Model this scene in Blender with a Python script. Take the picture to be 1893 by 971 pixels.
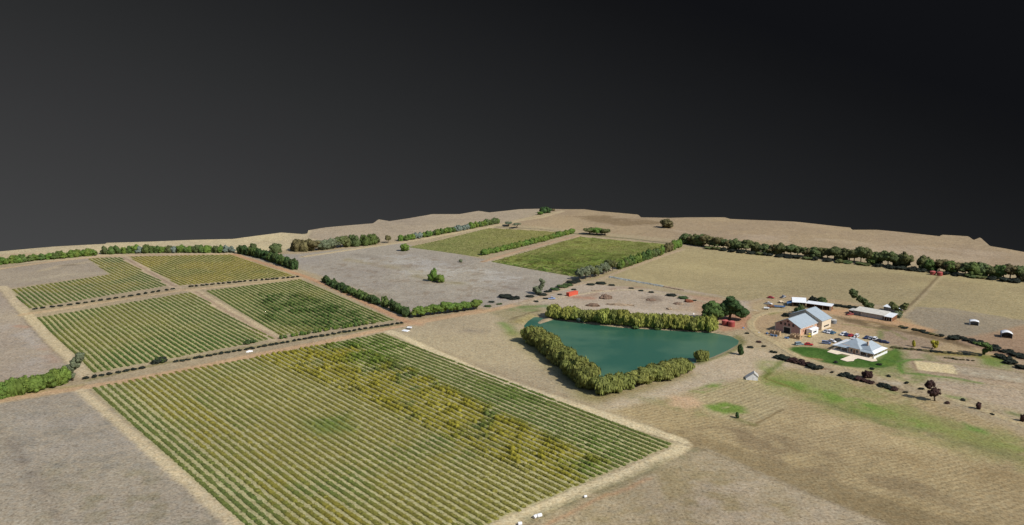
import bpy, bmesh, math, random
import numpy as np
R = math.radians
scene = bpy.context.scene
for o in list(bpy.data.objects): bpy.data.objects.remove(o)

# ---------------------------------------------------------------- camera
CAM_H = 128.0; F = 1475.0; CX = 946.5; CY = 485.5; HZ = 197.0      # photograph pixels (1893 x 971)
PITCH = math.atan((CY - HZ) / F)
cd = bpy.data.cameras.new('camera'); cam = bpy.data.objects.new('camera', cd)
scene.collection.objects.link(cam); scene.camera = cam
cam.location = (0, 0, CAM_H); cam.rotation_euler = (math.pi / 2 - PITCH, 0, 0)
cd.sensor_fit = 'HORIZONTAL'; cd.sensor_width = 36; cd.lens = 36 * F / 1893
cd.clip_start = 1; cd.clip_end = 6000

# ---------------------------------------------------------------- light
SUN_EL = R(42); SH = (-0.80, 0.60)                                    # shadows fall towards SH
sx, sy = -SH[0], -SH[1]; n_ = math.hypot(sx, sy); sx /= n_; sy /= n_
sl = bpy.data.lights.new('sun', 'SUN'); sl.energy = 4.5; sl.angle = R(0.5); sl.color = (1.0, 0.95, 0.87)
so = bpy.data.objects.new('sun', sl); scene.collection.objects.link(so)
so.location = (300, -200, 400)
from mathutils import Vector
sundir = Vector((sx * math.cos(SUN_EL), sy * math.cos(SUN_EL), math.sin(SUN_EL)))
so.rotation_euler = sundir.to_track_quat('Z', 'Y').to_euler()
w = bpy.data.worlds.new('World'); scene.world = w; w.use_nodes = True
nt = w.node_tree; nt.nodes.clear()
def wn(t, **k):
    n = nt.nodes.new(t)
    for a, b in k.items(): setattr(n, a, b)
    return n
sky = wn('ShaderNodeTexSky', sky_type='NISHITA'); sky.sun_disc = False
sky.sun_elevation = SUN_EL; sky.sun_rotation = math.atan2(sx, sy)
bg1 = wn('ShaderNodeBackground'); bg1.inputs[1].default_value = 0.12
nt.links.new(sky.outputs[0], bg1.inputs[0])
tc = wn('ShaderNodeTexCoord'); sep = wn('ShaderNodeSeparateXYZ')
nt.links.new(tc.outputs['Generated'], sep.inputs[0])
# the dark grey backdrop low in the sky: paler to the left and downwards
dot = wn('ShaderNodeVectorMath', operation='DOT_PRODUCT'); dot.inputs[1].default_value = (-36.0, 0.0, -95.0)
nt.links.new(tc.outputs['Generated'], dot.inputs[0])
mr = wn('ShaderNodeMapRange'); mr.inputs['From Min'].default_value = -25.5; mr.inputs['From Max'].default_value = 44.5
nt.links.new(dot.outputs['Value'], mr.inputs['Value'])
cr = wn('ShaderNodeValToRGB'); e = cr.color_ramp.elements
def s2l(c):
    c = c / 255.0
    return c / 12.92 if c <= 0.04045 else ((c + 0.055) / 1.055) ** 2.4
EXPO = 0.0
def skyc(r, g, b): return (s2l(r) / 2 ** EXPO, s2l(g) / 2 ** EXPO, s2l(b) / 2 ** EXPO, 1)
e[0].position = 0.09; e[0].color = skyc(17, 18, 21)
e[1].position = 1.0; e[1].color = skyc(80, 80, 81)
for v_ in (20, 26, 32, 38, 44, 52, 60, 68, 74):
    q = e.new((v_ - 10) / 70); q.color = skyc(v_, v_ + .9 if v_ < 50 else v_ + .3, v_ + (4 - v_ / 20 if v_ < 60 else 1))
nt.links.new(mr.outputs[0], cr.inputs[0])
bg2 = wn('ShaderNodeBackground'); bg2.inputs[1].default_value = 1.0
nt.links.new(cr.outputs[0], bg2.inputs[0])
m2 = wn('ShaderNodeMapRange'); m2.interpolation_type = 'SMOOTHSTEP'
m2.inputs['From Min'].default_value = 0.24; m2.inputs['From Max'].default_value = 0.45
nt.links.new(sep.outputs['Z'], m2.inputs['Value'])
mix = wn('ShaderNodeMixShader'); out = wn('ShaderNodeOutputWorld')
nt.links.new(m2.outputs[0], mix.inputs[0]); nt.links.new(bg2.outputs[0], mix.inputs[1]); nt.links.new(bg1.outputs[0], mix.inputs[2])
nt.links.new(mix.outputs[0], out.inputs[0])
scene.view_settings.view_transform = 'Standard'; scene.view_settings.look = 'None'
scene.view_settings.exposure = EXPO; scene.view_settings.gamma = 1.0; scene.view_settings.use_curve_mapping = False
scene.cycles.max_bounces = 4; scene.cycles.diffuse_bounces = 2; scene.cycles.glossy_bounces = 2

# ---------------------------------------------------------------- numpy noise and terrain height
def _hash(ix, iy, s):
    h = (ix.astype(np.int64) * 374761393 + iy.astype(np.int64) * 668265263 + s * 1442695041) & 0x7fffffff
    h = ((h ^ (h >> 13)) * 1274126177) & 0x7fffffff
    h = h ^ (h >> 16)
    return (h & 0xffff) / 65535.0
def vn(x, y, sc, s=0):
    x = np.asarray(x, float) / sc; y = np.asarray(y, float) / sc
    ix = np.floor(x); iy = np.floor(y); fx = x - ix; fy = y - iy
    fx = fx * fx * (3 - 2 * fx); fy = fy * fy * (3 - 2 * fy)
    a = _hash(ix, iy, s); b = _hash(ix + 1, iy, s); c = _hash(ix, iy + 1, s); d = _hash(ix + 1, iy + 1, s)
    return (a + (b - a) * fx) * (1 - fy) + (c + (d - c) * fx) * fy
def fbm(x, y, sc, s=0, n=3):
    t = 0; a = 0.5; tot = 0
    for i in range(n):
        t = t + a * vn(x, y, sc / 2 ** i, s + i * 17); tot += a; a *= 0.5
    return t / tot
def sstep(a, b, v):
    t = np.clip((v - a) / (b - a), 0, 1); return t * t * (3 - 2 * t)
def ray(px, py, z=0.0):
    vx = (px - CX) / F; vz = -(py - CY) / F
    c, s = math.cos(PITCH), math.sin(PITCH)
    d = (vx, c + s * vz, -s + c * vz); t = (CAM_H - z) / -d[2]
    return (d[0] * t, d[1] * t)
def sdist(x, y, poly):
    """distance to a closed polygon, negative inside"""
    x = np.asarray(x, float); y = np.asarray(y, float)
    d = np.full(x.shape, 1e9); ins = np.zeros(x.shape, bool); n = len(poly)
    for i in range(n):
        ax, ay = poly[i]; bx, by = poly[(i + 1) % n]
        ex, ey = bx - ax, by - ay; L = ex * ex + ey * ey + 1e-9
        t = np.clip(((x - ax) * ex + (y - ay) * ey) / L, 0, 1)
        d = np.minimum(d, (x - ax - t * ex) ** 2 + (y - ay - t * ey) ** 2)
        c = ((ay > y) != (by > y))
        if by != ay:
            c &= x < (bx - ax) * (y - ay) / (by - ay) + ax
        ins ^= c
    d = np.sqrt(d)
    return np.where(ins, -d, d)
def ldist(x, y, pts):
    x = np.asarray(x, float); y = np.asarray(y, float); d = np.full(x.shape, 1e9)
    for i in range(len(pts) - 1):
        ax, ay = pts[i]; bx, by = pts[i + 1]
        ex, ey = bx - ax, by - ay; L = ex * ex + ey * ey + 1e-9
        t = np.clip(((x - ax) * ex + (y - ay) * ey) / L, 0, 1)
        d = np.minimum(d, (x - ax - t * ex) ** 2 + (y - ay - t * ey) ** 2)
    return np.sqrt(d)
WZ = -1.3
POND_PX = [(968, 603), (976, 594), (988, 586), (1010, 588), (1060, 596), (1150, 606), (1250, 612), (1320, 616), (1352, 622), (1366, 630),
           (1364, 637), (1345, 648), (1318, 660), (1290, 670), (1235, 684), (1180, 698), (1130, 706), (1108, 702), (1078, 678), (1040, 652), (1000, 630), (982, 618), (974, 610)]
POND = [ray(px, py, WZ) for px, py in POND_PX]
SPIT = [ray(px, py, WZ) for px, py in ((993, 597), (1003, 590), (1025, 585), (1040, 583), (1042, 587), (1020, 592), (1008, 596), (998, 599))]
def height(x, y):
    x = np.asarray(x, float); y = np.asarray(y, float)
    h = (fbm(x, y, 90, 5, 2) - 0.5) * 1.0 + sstep(640, 860, y) * (fbm(x, y, 170, 9, 2) - 0.35) * 5.0
    near = (x > -40) & (x < 170) & (y > 330) & (y < 540)
    if np.any(near):
        if x.ndim == 0:
            d = sdist(x, y, POND); d2 = -sdist(x, y, SPIT)
            hp = np.interp(max(d, d2), [-7, 0, 6], [-3.2, WZ, 0.0])
            f = sstep(0, 7, max(d, 0)); h = hp * (1 - f) + h * f if d < 7 else h
        else:
            xs, ys = x[near], y[near]; d = sdist(xs, ys, POND); d2 = -sdist(xs, ys, SPIT)
            hp = np.interp(np.maximum(d, d2), [-7, 0, 6], [-3.2, WZ, 0.0])
            f = sstep(0, 7, np.maximum(d, 0)); hh = h[near]; h[near] = hp * (1 - f) + hh * f
    return h
def H(x, y): return float(height(np.array([x]), np.array([y]))[0])
def at(px, py):
    z = 0.0
    for _ in range(6):
        x, y = ray(px, py, z); z = H(x, y)
    return Vector((x, y, z))
def at2(px, py):
    p = at(px, py); return (p.x, p.y)
def line_w(pts): return [at2(*p) for p in pts]

# ---------------------------------------------------------------- what colour the land has (display sRGB, divided by light below)
KL = 1.15
def col(r, g, b): return np.array([s2l(r), s2l(g), s2l(b)]) / KL
OPS = []
def P(pts, rgb, soft=1.5, k=1.0, mott=None, warp=2.0, fur=None):
    OPS.append(('p', line_w(pts), col(*rgb), 0, soft, k, mott, warp, fur))
def L(pts, width, rgb, soft=1.2, k=1.0, mott=None, warp=1.2):
    OPS.append(('l', line_w(pts), col(*rgb), width, soft, k, mott, warp, None))
V1_PX = None
UD = Vector((0.667, -0.745)); PD = Vector((0.745, 0.667))
def isect(p, d, q, e2):
    det = d[0] * -e2[1] + d[1] * e2[0]; r = (q[0] - p[0], q[1] - p[1])
    t = (r[0] * -e2[1] + r[1] * e2[0]) / det
    return (p[0] + d[0] * t, p[1] + d[1] * t)
a = at2(168, 717); b = at2(709, 616); c = at2(1247, 821); d_ = at2(918, 962)
bl = isect(a, (at2(440, 962)[0] - a[0], at2(440, 962)[1] - a[1]), c, (d_[0] - c[0], d_[1] - c[1]))
BLOCKS = {
 'front': [a, b, c, bl],
 'west': line_w([(66, 588), (352, 541), (506, 627), (172, 690)]),
 'northwest': line_w([(18, 536), (203, 508), (163, 478), (222, 476), (312, 528), (54, 571)]),
 'north': line_w([(237, 475), (430, 471), (546, 510), (332, 528)]),
 'middle': line_w([(380, 538), (555, 517), (731, 592), (518, 621)]),
 'farleft': line_w([(754, 457), (905, 422), (1042, 430), (885, 475)]),
 'farright': line_w([(908, 484), (1072, 438), (1238, 452), (1064, 512)]),
}
# broad fields
P([(-900, 520), (-300, 482), (0, 462), (570, 425), (650, 452), (440, 470), (240, 470), (0, 490), (-900, 560)], (186, 172, 140), 4)
P([(-900, 540), (-300, 500), (0, 470), (200, 462), (200, 470), (0, 486), (-900, 560)], (172, 152, 122), 6, 0.8, (40, .3, .7))
P([(570, 440), (575, 415), (890, 385), (1080, 380), (920, 414), (640, 456)], (166, 152, 130), 4)
P([(930, 415), (1050, 380), (1300, 385), (1900, 420), (2600, 500), (2600, 560), (1893, 505), (1265, 444), (1065, 425)], (160, 142, 116), 4)
P([(1040, 400), (1120, 398), (1240, 412), (1150, 420)], (128, 110, 84), 6, 0.75, (25, .2, .6), 8)
P([(1240, 425), (1500, 440), (1893, 470), (1893, 495), (1500, 462), (1260, 444)], (172, 155, 132), 6, 0.7, (35, .3, .6), 8)
# upper right paddock, grey paddock, brown triangle
P([(1060, 525), (1265, 456), (1893, 520), (2500, 590), (2500, 680), (1893, 612), (1690, 570), (1560, 558), (1450, 548), (1320, 560), (1180, 530)], (160, 147, 112), 3)
P([(1130, 512), (1265, 462), (1420, 480), (1400, 540), (1250, 535)], (168, 155, 118), 8, 0.6, (30, .3, .7), 8)
P([(1300, 470), (1893, 530), (1893, 545), (1300, 490)], (145, 131, 102), 8, 0.7, (30, .35, .7), 8)
P([(1640, 610), (1695, 568), (1760, 570), (1893, 592), (2400, 660), (2400, 690), (1893, 602), (1790, 624), (1740, 622)], (146, 135, 116), 2.5)
P([(1730, 625), (1800, 622), (1893, 600), (2400, 650), (2400, 760), (1893, 680), (1820, 655)], (156, 132, 108), 3)
P([(1800, 640), (1893, 650), (2300, 720), (2300, 740), (1893, 668)], (132, 108, 88), 4, 0.7)
L([(1738, 508), (1670, 577)], 2.2, (120, 104, 80), 1.0, 0.8, None, .4)
L([(1745, 508), (1678, 577)], 2.0, (176, 160, 128), 1.2, 0.6, None, .4)
L([(1690, 571), (1893, 592), (2300, 640)], 1.5, (165, 150, 115), 2.0, 0.5)
# centre paddock
P([(545, 470), (740, 450), (900, 480), (1062, 512), (1000, 550), (890, 566), (770, 580), (690, 545), (600, 512), (560, 500), (450, 472)], (158, 150, 137), 3)
P([(640, 480), (760, 470), (960, 510), (1010, 535), (880, 530), (740, 510)], (172, 167, 158), 8, 0.8, (16, .35, .65), 8); P([(560, 490), (760, 465), (1000, 520), (900, 560), (700, 545)], (138, 124, 106), 6, .6, (6, .58, .72), 4)
P([(600, 500), (740, 540), (850, 555), (760, 575), (680, 535)], (146, 136, 122), 8, 0.7, (9, .3, .7), 6)
L([(655, 470), (700, 478)], 6, (126, 118, 108), 6, .5); L([(640, 480), (720, 492), (800, 510)], 9, (150, 138, 100), 8, .5, (10, .3, .6))
L([(770, 510), (812, 521), (850, 524)], 7, (140, 130, 92), 6, .6); L([(890, 525), (960, 535)], 5, (118, 106, 96), 5, .5, (8, .4, .6))
L([(830, 495), (845, 496)], 3, (120, 106, 94), 3, .7)
P([(680, 556), (760, 570), (700, 540)], (128, 118, 100), 4, .5, (5, .3, .7))
# earthworks yard
P([(890, 568), (1010, 545), (1070, 522), (1140, 514), (1320, 545), (1420, 565), (1400, 600), (1320, 612), (1200, 600), (1010, 570)], (172, 158, 140), 3)
P([(1140, 512), (1270, 540), (1390, 556), (1330, 556), (1180, 532), (1080, 524)], (158, 144, 112), 3, .8)
L([(1075, 552), (1130, 535), (1180, 532)], 7, (150, 120, 98), 6, .6, (8, .3, .6)); L([(1060, 549), (1095, 552)], 5, (170, 112, 84), 4, .6)
P([(1180, 550), (1215, 547), (1240, 556), (1200, 562)], (128, 114, 100), 5, .75, (6, .2, .6))
P([(1225, 558), (1270, 556), (1275, 564), (1240, 566)], (120, 106, 94), 5, .7, (6, .2, .6))
L([(1250, 573), (1290, 574)], 5, (166, 146, 118), 4, .7); L([(1260, 568), (1310, 572)], 4, (176, 150, 122), 4, .6)
L([(1110, 566), (1190, 575), (1260, 583), (1300, 590)], 9, (182, 170, 156), 6, .8)
P([(1270, 545), (1330, 550), (1380, 575), (1385, 610), (1320, 612), (1290, 580)], (168, 138, 112), 4, .75)
P([(1325, 585), (1390, 580), (1395, 605), (1335, 612)], (176, 130, 104), 4, .7)
# farmyard
P([(1385, 560), (1450, 545), (1560, 556), (1680, 590), (1740, 625), (1893, 670), (1893, 700), (1660, 650), (1480, 660), (1390, 615)], (168, 148, 116), 3)
P([(1390, 572), (1400, 560), (1480, 552), (1550, 560), (1560, 585), (1450, 575)], (172, 156, 122), 4, .8)
P([(1500, 572), (1560, 570), (1660, 592), (1730, 610), (1720, 615), (1600, 592), (1530, 580)], (182, 150, 116), 2.5)
P([(1545, 585), (1600, 592), (1700, 608), (1800, 640), (1790, 645), (1690, 620), (1580, 602)], (104, 88, 66), 3, .85, (9, .15, .45), 3)  # dark brown belt with tree shadow painted into the ground colour
L([(1600, 595), (1680, 608), (1760, 628)], 2.4, (160, 134, 96), 1.4, .8)
P([(1440, 620), (1500, 608), (1560, 612), (1640, 628), (1650, 640), (1560, 636), (1480, 642), (1440, 636)], (184, 166, 132), 2.5)
P([(1390, 590), (1412, 578), (1440, 585), (1430, 605), (1400, 612)], (170, 146, 116), 3, .8)
L([(1425, 580), (1436, 577)], 5, (130, 130, 76), 3, .7)
P([(1530, 590), (1600, 600), (1640, 615), (1625, 625), (1545, 608)], (172, 148, 120), 4, .8, (7, .2, .6))
P([(1620, 614), (1650, 610), (1740, 635), (1720, 645), (1650, 642), (1630, 632)], (150, 132, 112), 3, .9)
L([(1560, 600), (1620, 607), (1650, 613), (1675, 628)], 1.6, (108, 122, 62), 1.5, .7, (8, .3, .5))
P([(1619, 620), (1626, 611), (1634, 612), (1626, 630)], (104, 118, 66), 2, .8)
P([(1660, 640), (1720, 645), (1893, 668), (1893, 720), (1700, 690), (1660, 665)], (164, 146, 124), 3, .9)
# slope between drive and pond
P([(1130, 720), (1275, 678), (1370, 640), (1440, 655), (1480, 680), (1400, 700), (1250, 740), (1130, 760)], (178, 162, 138), 4)
P([(900, 575), (1000, 560), (960, 600), (960, 630), (1030, 700), (1110, 745), (1280, 815), (720, 612)], (172, 158, 130), 3)
P([(900, 575), (970, 560), (1000, 570), (985, 590), (950, 610), (930, 590)], (152, 142, 108), 5, .8)
L([(965, 568), (1010, 566), (1020, 570)], 5, (92, 124, 62), 4, .8); L([(945, 572), (990, 574)], 5, (100, 128, 68), 5, .7, (7, .25, .5))
L([(928, 598), (940, 606), (950, 617)], 5, (104, 134, 60), 4, .8); L([(950, 618), (1020, 670), (1080, 728)], 9, (136, 132, 84), 7, .75)
L([(945, 590), (975, 580), (1000, 574)], 1.6, (100, 84, 60), 1.2, .7); L([(955, 595), (985, 586)], 6, (150, 138, 92), 4, .8)
L([(855, 611), (890, 612)], 6, (122, 112, 102), 6, .7, (5, .2, .6))
L([(1290, 673), (1330, 660), (1365, 643), (1372, 633), (1362, 622)], 3, (124, 124, 72), 2.5, .8)
L([(1100, 736), (1180, 722), (1270, 694)], 9, (138, 128, 82), 6, .8)
L([(1130, 762), (1220, 728), (1330, 690)], 10, (186, 172, 146), 8, .7)
# lower right: green flush and stubble
P([(1130, 760), (1290, 720), (1460, 680), (1700, 730), (1893, 800), (2500, 980), (2500, 1200), (1600, 975), (1310, 828), (1270, 815)], (164, 147, 112), 4, 1, None, 2, 'contour')
P([(1230, 800), (1330, 820), (1560, 900), (1893, 990), (2300, 1100), (2200, 1150), (1620, 975), (1300, 835)], (136, 118, 84), 9, .75, (14, .25, .65), 9)
P([(1480, 790), (1640, 800), (1893, 880), (1893, 930), (1640, 850)], (150, 130, 94), 12, .6, (16, .35, .65), 12)
P([(1420, 770), (1560, 760), (1893, 850), (1893, 870), (1650, 830)], (182, 164, 124), 8, .6, (12, .35, .65), 8)
P([(1210, 780), (1400, 800), (1600, 860), (1893, 960), (1893, 985), (1500, 870), (1260, 810)], (124, 108, 84), 5, .6, (12, .4, .65), 9)
L([(1560, 745), (1700, 800), (1893, 850)], 5, (110, 100, 78), 5, .5, (8, .4, .6))
P([(1290, 720), (1370, 700), (1470, 715), (1440, 765), (1380, 785), (1310, 765), (1270, 740)], (166, 152, 118), 3, 1, None, 1.5, 'ribs')
P([(1235, 732), (1280, 733), (1300, 748), (1270, 758), (1240, 745)], (190, 162, 132), 3, .85)
L([(1175, 735), (1235, 745), (1300, 768)], 6, (128, 128, 84), 5, .6, (5, .35, .6))
P([(1298, 748), (1340, 742), (1375, 752), (1385, 762), (1340, 765), (1310, 758)], (96, 128, 46), 2.5, .85, (4, .15, .5))
P([(1278, 724), (1310, 712), (1335, 703), (1340, 712), (1310, 728)], (112, 138, 62), 3, .8, (5, .2, .5))
P([(1395, 700), (1440, 690), (1500, 700), (1620, 735), (1760, 790), (1893, 825), (2400, 960), (2400, 985), (1893, 845), (1760, 812), (1600, 770), (1500, 738), (1430, 712)], (132, 138, 80), 7, .95, (9, .15, .5), 6); P([(1440, 680), (1560, 700), (1760, 770), (1893, 806), (2300, 900), (2300, 1000), (1893, 866), (1700, 812), (1480, 740), (1400, 720)], (136, 136, 86), 8, .7, (12, .35, .6), 8)
P([(1410, 705), (1450, 700), (1560, 735), (1640, 755), (1720, 790), (1700, 797), (1600, 765), (1500, 730), (1440, 715)], (106, 134, 60), 6, .8, (6, .3, .6), 6)
P([(1780, 780), (1820, 795), (1830, 805), (1780, 795)], (96, 132, 56), 3, .8)
P([(1440, 672), (1480, 690), (1560, 712), (1600, 735), (1500, 716), (1440, 695)], (142, 140, 96), 4, .7, (6, .2, .6), 4)
P([(1400, 664), (1440, 668), (1430, 690), (1400, 686)], (138, 142, 90), 4, .7, (5, .2, .6))
L([(1500, 738), (1620, 775), (1760, 815), (1893, 850)], 4, (110, 112, 76), 3, .6, (6, .3, .6))
L([(1372, 785), (1392, 786), (1415, 775), (1448, 757)], 1.0, (112, 96, 66), .8, .8)
L([(1363, 774), (1375, 779), (1394, 785)], 2.5, (112, 112, 64), 2, .7)
L([(1422, 690), (1413, 698), (1440, 708), (1475, 722)], 1.6, (118, 98, 62), 1.4, .75)
L([(1412, 697), (1446, 668)], 3, (96, 112, 50), 1.6, .7)
# bottom right field and left fields
P([(1275, 838), (1308, 828), (1480, 905), (1660, 975), (2300, 1180), (1700, 1600), (300, 1600), (1000, 975)], (163, 149, 123), 1.0, 1, None, .7)
P([(1200, 870), (1300, 850), (1450, 920), (1500, 980), (1000, 990)], (150, 136, 102), 10, .8, (8, .35, .65), 8); P([(1300, 850), (1500, 920), (1660, 990), (1200, 990)], (172, 158, 136), 8, .7, (9, .45, .7), 6)
P([(-900, 800), (0, 747), (150, 722), (440, 975), (700, 1300), (-900, 1600)], (158, 148, 131), 1.2, 1, None, .8)
P([(100, 860), (300, 870), (420, 975), (100, 975)], (140, 132, 110), 12, .8, (6, .4, .65), 8); P([(0, 760), (180, 740), (300, 870), (0, 900)], (140, 134, 122), 10, .7, (5, .45, .65), 6)
P([(0, 770), (200, 750), (260, 830), (80, 850)], (166, 157, 144), 12, .6, (12, .35, .7), 8)
L([(0, 790), (60, 880), (120, 975), (150, 1100)], 2.5, (118, 108, 98), 3, .6, (6, .2, .6)); L([(158, 722), (300, 850), (450, 990)], 1.6, (112, 104, 88), 1.6, .6, (4, .2, .6))
P([(-900, 620), (0, 540), (40, 585), (135, 690), (0, 704), (-900, 800)], (164, 151, 133), 1.5)
P([(0, 600), (60, 610), (120, 680), (60, 690)], (176, 168, 158), 9, .6, (10, .3, .7), 6); L([(30, 603), (50, 605)], 4, (176, 134, 108), 3, .6); L([(75, 640), (105, 672)], 4, (168, 140, 120), 4, .6, (4, .3, .6))
L([(8, 548), (60, 610), (125, 672)], 1.2, (122, 110, 96), 1.4, .6)
P([(-900, 560), (0, 499), (160, 476), (200, 507), (10, 534), (-900, 640)], (158, 146, 128), 2)
L([(80, 500), (110, 492), (150, 487), (165, 484)], 5, (186, 170, 138), 5, .6); L([(120, 491), (135, 490)], 5, (116, 104, 90), 5, .8); L([(40, 520), (120, 508), (190, 505)], 8, (174, 162, 140), 6, .6)
# far vineyard surroundings
L([(880, 418), (1000, 424), (1062, 432)], 3, (92, 92, 78), 3, .8); L([(1060, 432), (1170, 442), (1240, 450)], 4, (88, 92, 62), 3, .8)
L([(944, 398), (990, 397)], 5, (120, 122, 90), 4, .6, (10, .3, .6)); L([(940, 412), (1000, 398), (1040, 390)], 4, (190, 176, 140), 4, .8); L([(900, 390), (908, 390)], 6, (196, 186, 160), 4, .9)
L([(1172, 437), (1215, 422)], 1.6, (132, 118, 92), 1.6, .6)
# vineyard floors: straw between the rows
for nm, cc in (('front', (168, 162, 120)), ('west', (162, 156, 114)), ('northwest', (164, 156, 118)), ('north', (164, 152, 108)), ('middle', (160, 154, 110)), ('farleft', (158, 152, 102)), ('farright', (152, 150, 94))):
    OPS.append(('p', BLOCKS[nm], col(*cc), 0, 1.2, 1.0, None, .5, None))
P([(560, 780), (640, 770), (650, 800), (590, 805)], (104, 128, 62), 6, .7); P([(890, 710), (960, 715), (1000, 745), (900, 730)], (112, 128, 62), 6, .6); 
P([(480, 560), (560, 550), (700, 590), (560, 615), (480, 590)], (104, 112, 56), 6, .6, (12, .2, .6)); P([(520, 655), (640, 630), (760, 700), (1120, 850), (1050, 885), (850, 800)], (138, 132, 76), 6, .5, (6, .3, .7))
P([(940, 480), (1060, 460), (1200, 475), (1080, 505)], (88, 102, 44), 6, .6)
# ---- roads: (name, pixels, width, colour)
ROADS = [
 ('dirt_road', [(-420, 820), (-200, 776), (0, 741), (80, 727), (140, 719), (240, 703), (360, 680), (460, 659), (600, 632), (700, 611), (760, 598), (830, 586), (900, 575), (955, 563)], 6.5, (186, 158, 124)),
 ('dirt_road', [(955, 563), (1010, 545), (1060, 528), (1110, 516), (1150, 500), (1262, 461)], 4.5, (172, 154, 128)),
 ('dirt_track', [(150, 722), (220, 784), (300, 852), (370, 914), (440, 975), (560, 1090)], 4.4, (194, 178, 146)),
 ('dirt_track', [(722, 614), (800, 650), (900, 694), (1000, 729), (1100, 762), (1200, 796), (1255, 815), (1264, 823), (1250, 834), (1174, 869), (1086, 903), (987, 946), (900, 985), (760, 1060)], 6.3, (200, 185, 152)),
 ('dirt_track', [(5, 530), (30, 562), (60, 592), (110, 644), (158, 694)], 6.0, (190, 174, 142)),
 ('dirt_track', [(-500, 545), (-200, 518), (0, 497), (100, 483), (190, 474), (300, 471), (432, 470)], 5.0, (186, 162, 130)),
 ('dirt_track', [(42, 582), (140, 567), (240, 551), (335, 537), (440, 527), (555, 514)], 6.0, (182, 160, 128)),
 ('dirt_track', [(226, 474), (275, 503), (328, 534)], 7.5, (182, 164, 136)),
 ('dirt_track', [(358, 538), (420, 575), (470, 604), (518, 631)], 8.0, (190, 172, 140)),
 ('dirt_track', [(432, 470), (500, 491), (560, 510), (620, 534), (680, 562), (752, 595)], 4.6, (180, 144, 112)),
 ('dirt_track', [(560, 475), (640, 463), (745, 448), (830, 433), (905, 420), (1000, 402), (1040, 391)], 6.0, (182, 166, 134)),
 ('dirt_track', [(893, 484), (960, 464), (1020, 448), (1070, 436)], 5.0, (172, 146, 120)),
 ('driveway', [(1500, 572), (1455, 574), (1420, 577), (1398, 585), (1387, 596), (1389, 607), (1405, 620), (1432, 633), (1455, 648), (1480, 662), (1520, 671), (1580, 682), (1680, 708), (1780, 746), (1893, 786), (2100, 855)], 4.2, (178, 162, 128)),
 ('dirt_track', [(960, 562), (1100, 540), (1180, 535), (1290, 556), (1400, 575)], 3.2, (176, 162, 136)),
]
for nm, pts, wd, cc in ROADS:
    L(pts, wd, cc, 1.3, 1.0, None, .6)
L([(360, 539), (420, 576), (470, 605), (518, 630)], 1.6, (146, 122, 104), 1.6, .8); L([(228, 476), (275, 503), (325, 531)], 1.8, (140, 118, 102), 1.6, .8)
L([(230, 707), (460, 661), (600, 634), (740, 604), (830, 588)], 1.4, (192, 156, 124), 1.4, .5)
L([(730, 622), (900, 706), (1100, 778), (1300, 832)], 1.0, (118, 102, 82), .9, .75, None, .5)
L([(1300, 830), (1480, 908), (1660, 978), (1900, 1070)], .9, (104, 92, 70), .9, .6, (4, .2, .5), .5)
L([(975, 962), (1080, 920), (1190, 872), (1290, 832)], 4, (128, 122, 92), 2.5, .75, (4, .2, .6)); L([(1010, 972), (1100, 925), (1200, 885)], 1.2, (170, 132, 100), 1.4, .7)
L([(160, 704), (300, 672), (460, 642), (740, 600)], 3.2, (128, 124, 80), 2.0, .7); L([(60, 576), (200, 556), (325, 538)], 2.2, (138, 130, 88), 1.8, .6); L([(345, 533), (555, 516)], 2.2, (138, 130, 88), 1.8, .6)
L([(756, 594), (850, 580), (890, 573)], 2.5, (184, 148, 116), 2, .8); L([(740, 590), (775, 600)], 6, (184, 148, 116), 3, .7)
L([(0, 738), (80, 722), (150, 712)], 2, (166, 150, 100), 2, .8)
# lawn, garden bed, oval
LAWN = [(1459, 645), (1468, 641), (1500, 642), (1532, 646), (1560, 655), (1618, 668), (1640, 655), (1655, 640), (1668, 655), (1662, 672), (1640, 678), (1600, 682), (1560, 677), (1520, 670), (1480, 657), (1462, 650)]
P([(1640, 640), (1680, 650), (1672, 672), (1700, 690), (1730, 700), (1700, 712), (1650, 700), (1600, 688), (1600, 670)], (122, 130, 78), 4, .75, (7, .15, .5))
P(LAWN, (78, 106, 50), 2.0, 1.0, None, 2.0); P(LAWN, (60, 92, 38), 3, .8, (7, .35, .65), 2.0)
P([(1618, 668), (1640, 650), (1668, 650), (1662, 678), (1630, 682)], (98, 122, 56), 4, .7, (5, .3, .6))
L([(1492, 662), (1515, 665)], 2.6, (176, 140, 108), 1.6, .8)
L([(1700, 665), (1678, 665), (1664, 672), (1662, 682), (1672, 690), (1720, 694), (1765, 700), (1812, 708)], 2.2, (82, 122, 48), 1.6, .9)
L([(1740, 704), (1812, 710)], 5, (104, 130, 84), 3, .6, (5, .2, .5)); L([(1700, 665), (1760, 672), (1893, 688)], 1.4, (112, 118, 72), 1.6, .6)
P([(1687, 667), (1762, 675), (1770, 692), (1696, 684)], (206, 190, 150), .8, 1, None, .4)
P([(1762, 675), (1893, 690), (1893, 710), (1772, 692)], (160, 148, 128), 1.5, .9); L([(1770, 684), (1893, 702)], 5, (190, 180, 158), 4, .7, (3, .35, .6))
L([(1697, 685), (1772, 694), (1893, 710)], .9, (112, 96, 76), .8, .7, None, .4); L([(1686, 667), (1696, 685)], 1.2, (132, 112, 92), .8, .8, None, .3)
L([(1648, 642), (1720, 648), (1820, 655), (1893, 662)], 1.6, (196, 168, 120), 1.4, .8); L([(1735, 655), (1800, 658), (1860, 666)], 6, (136, 126, 54), 4, .75)
P([(1808, 655), (1868, 664), (1866, 682), (1815, 675)], (104, 126, 58), 4, .85, (5, .1, .4)); L([(1716, 658), (1720, 664)], 5, (112, 124, 70), 4, .7)
L([(1756, 733), (1776, 737)], 3, (88, 122, 56), 2.5, .8); L([(1868, 764), (1885, 768)], 3, (92, 118, 60), 3, .7)
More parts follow.
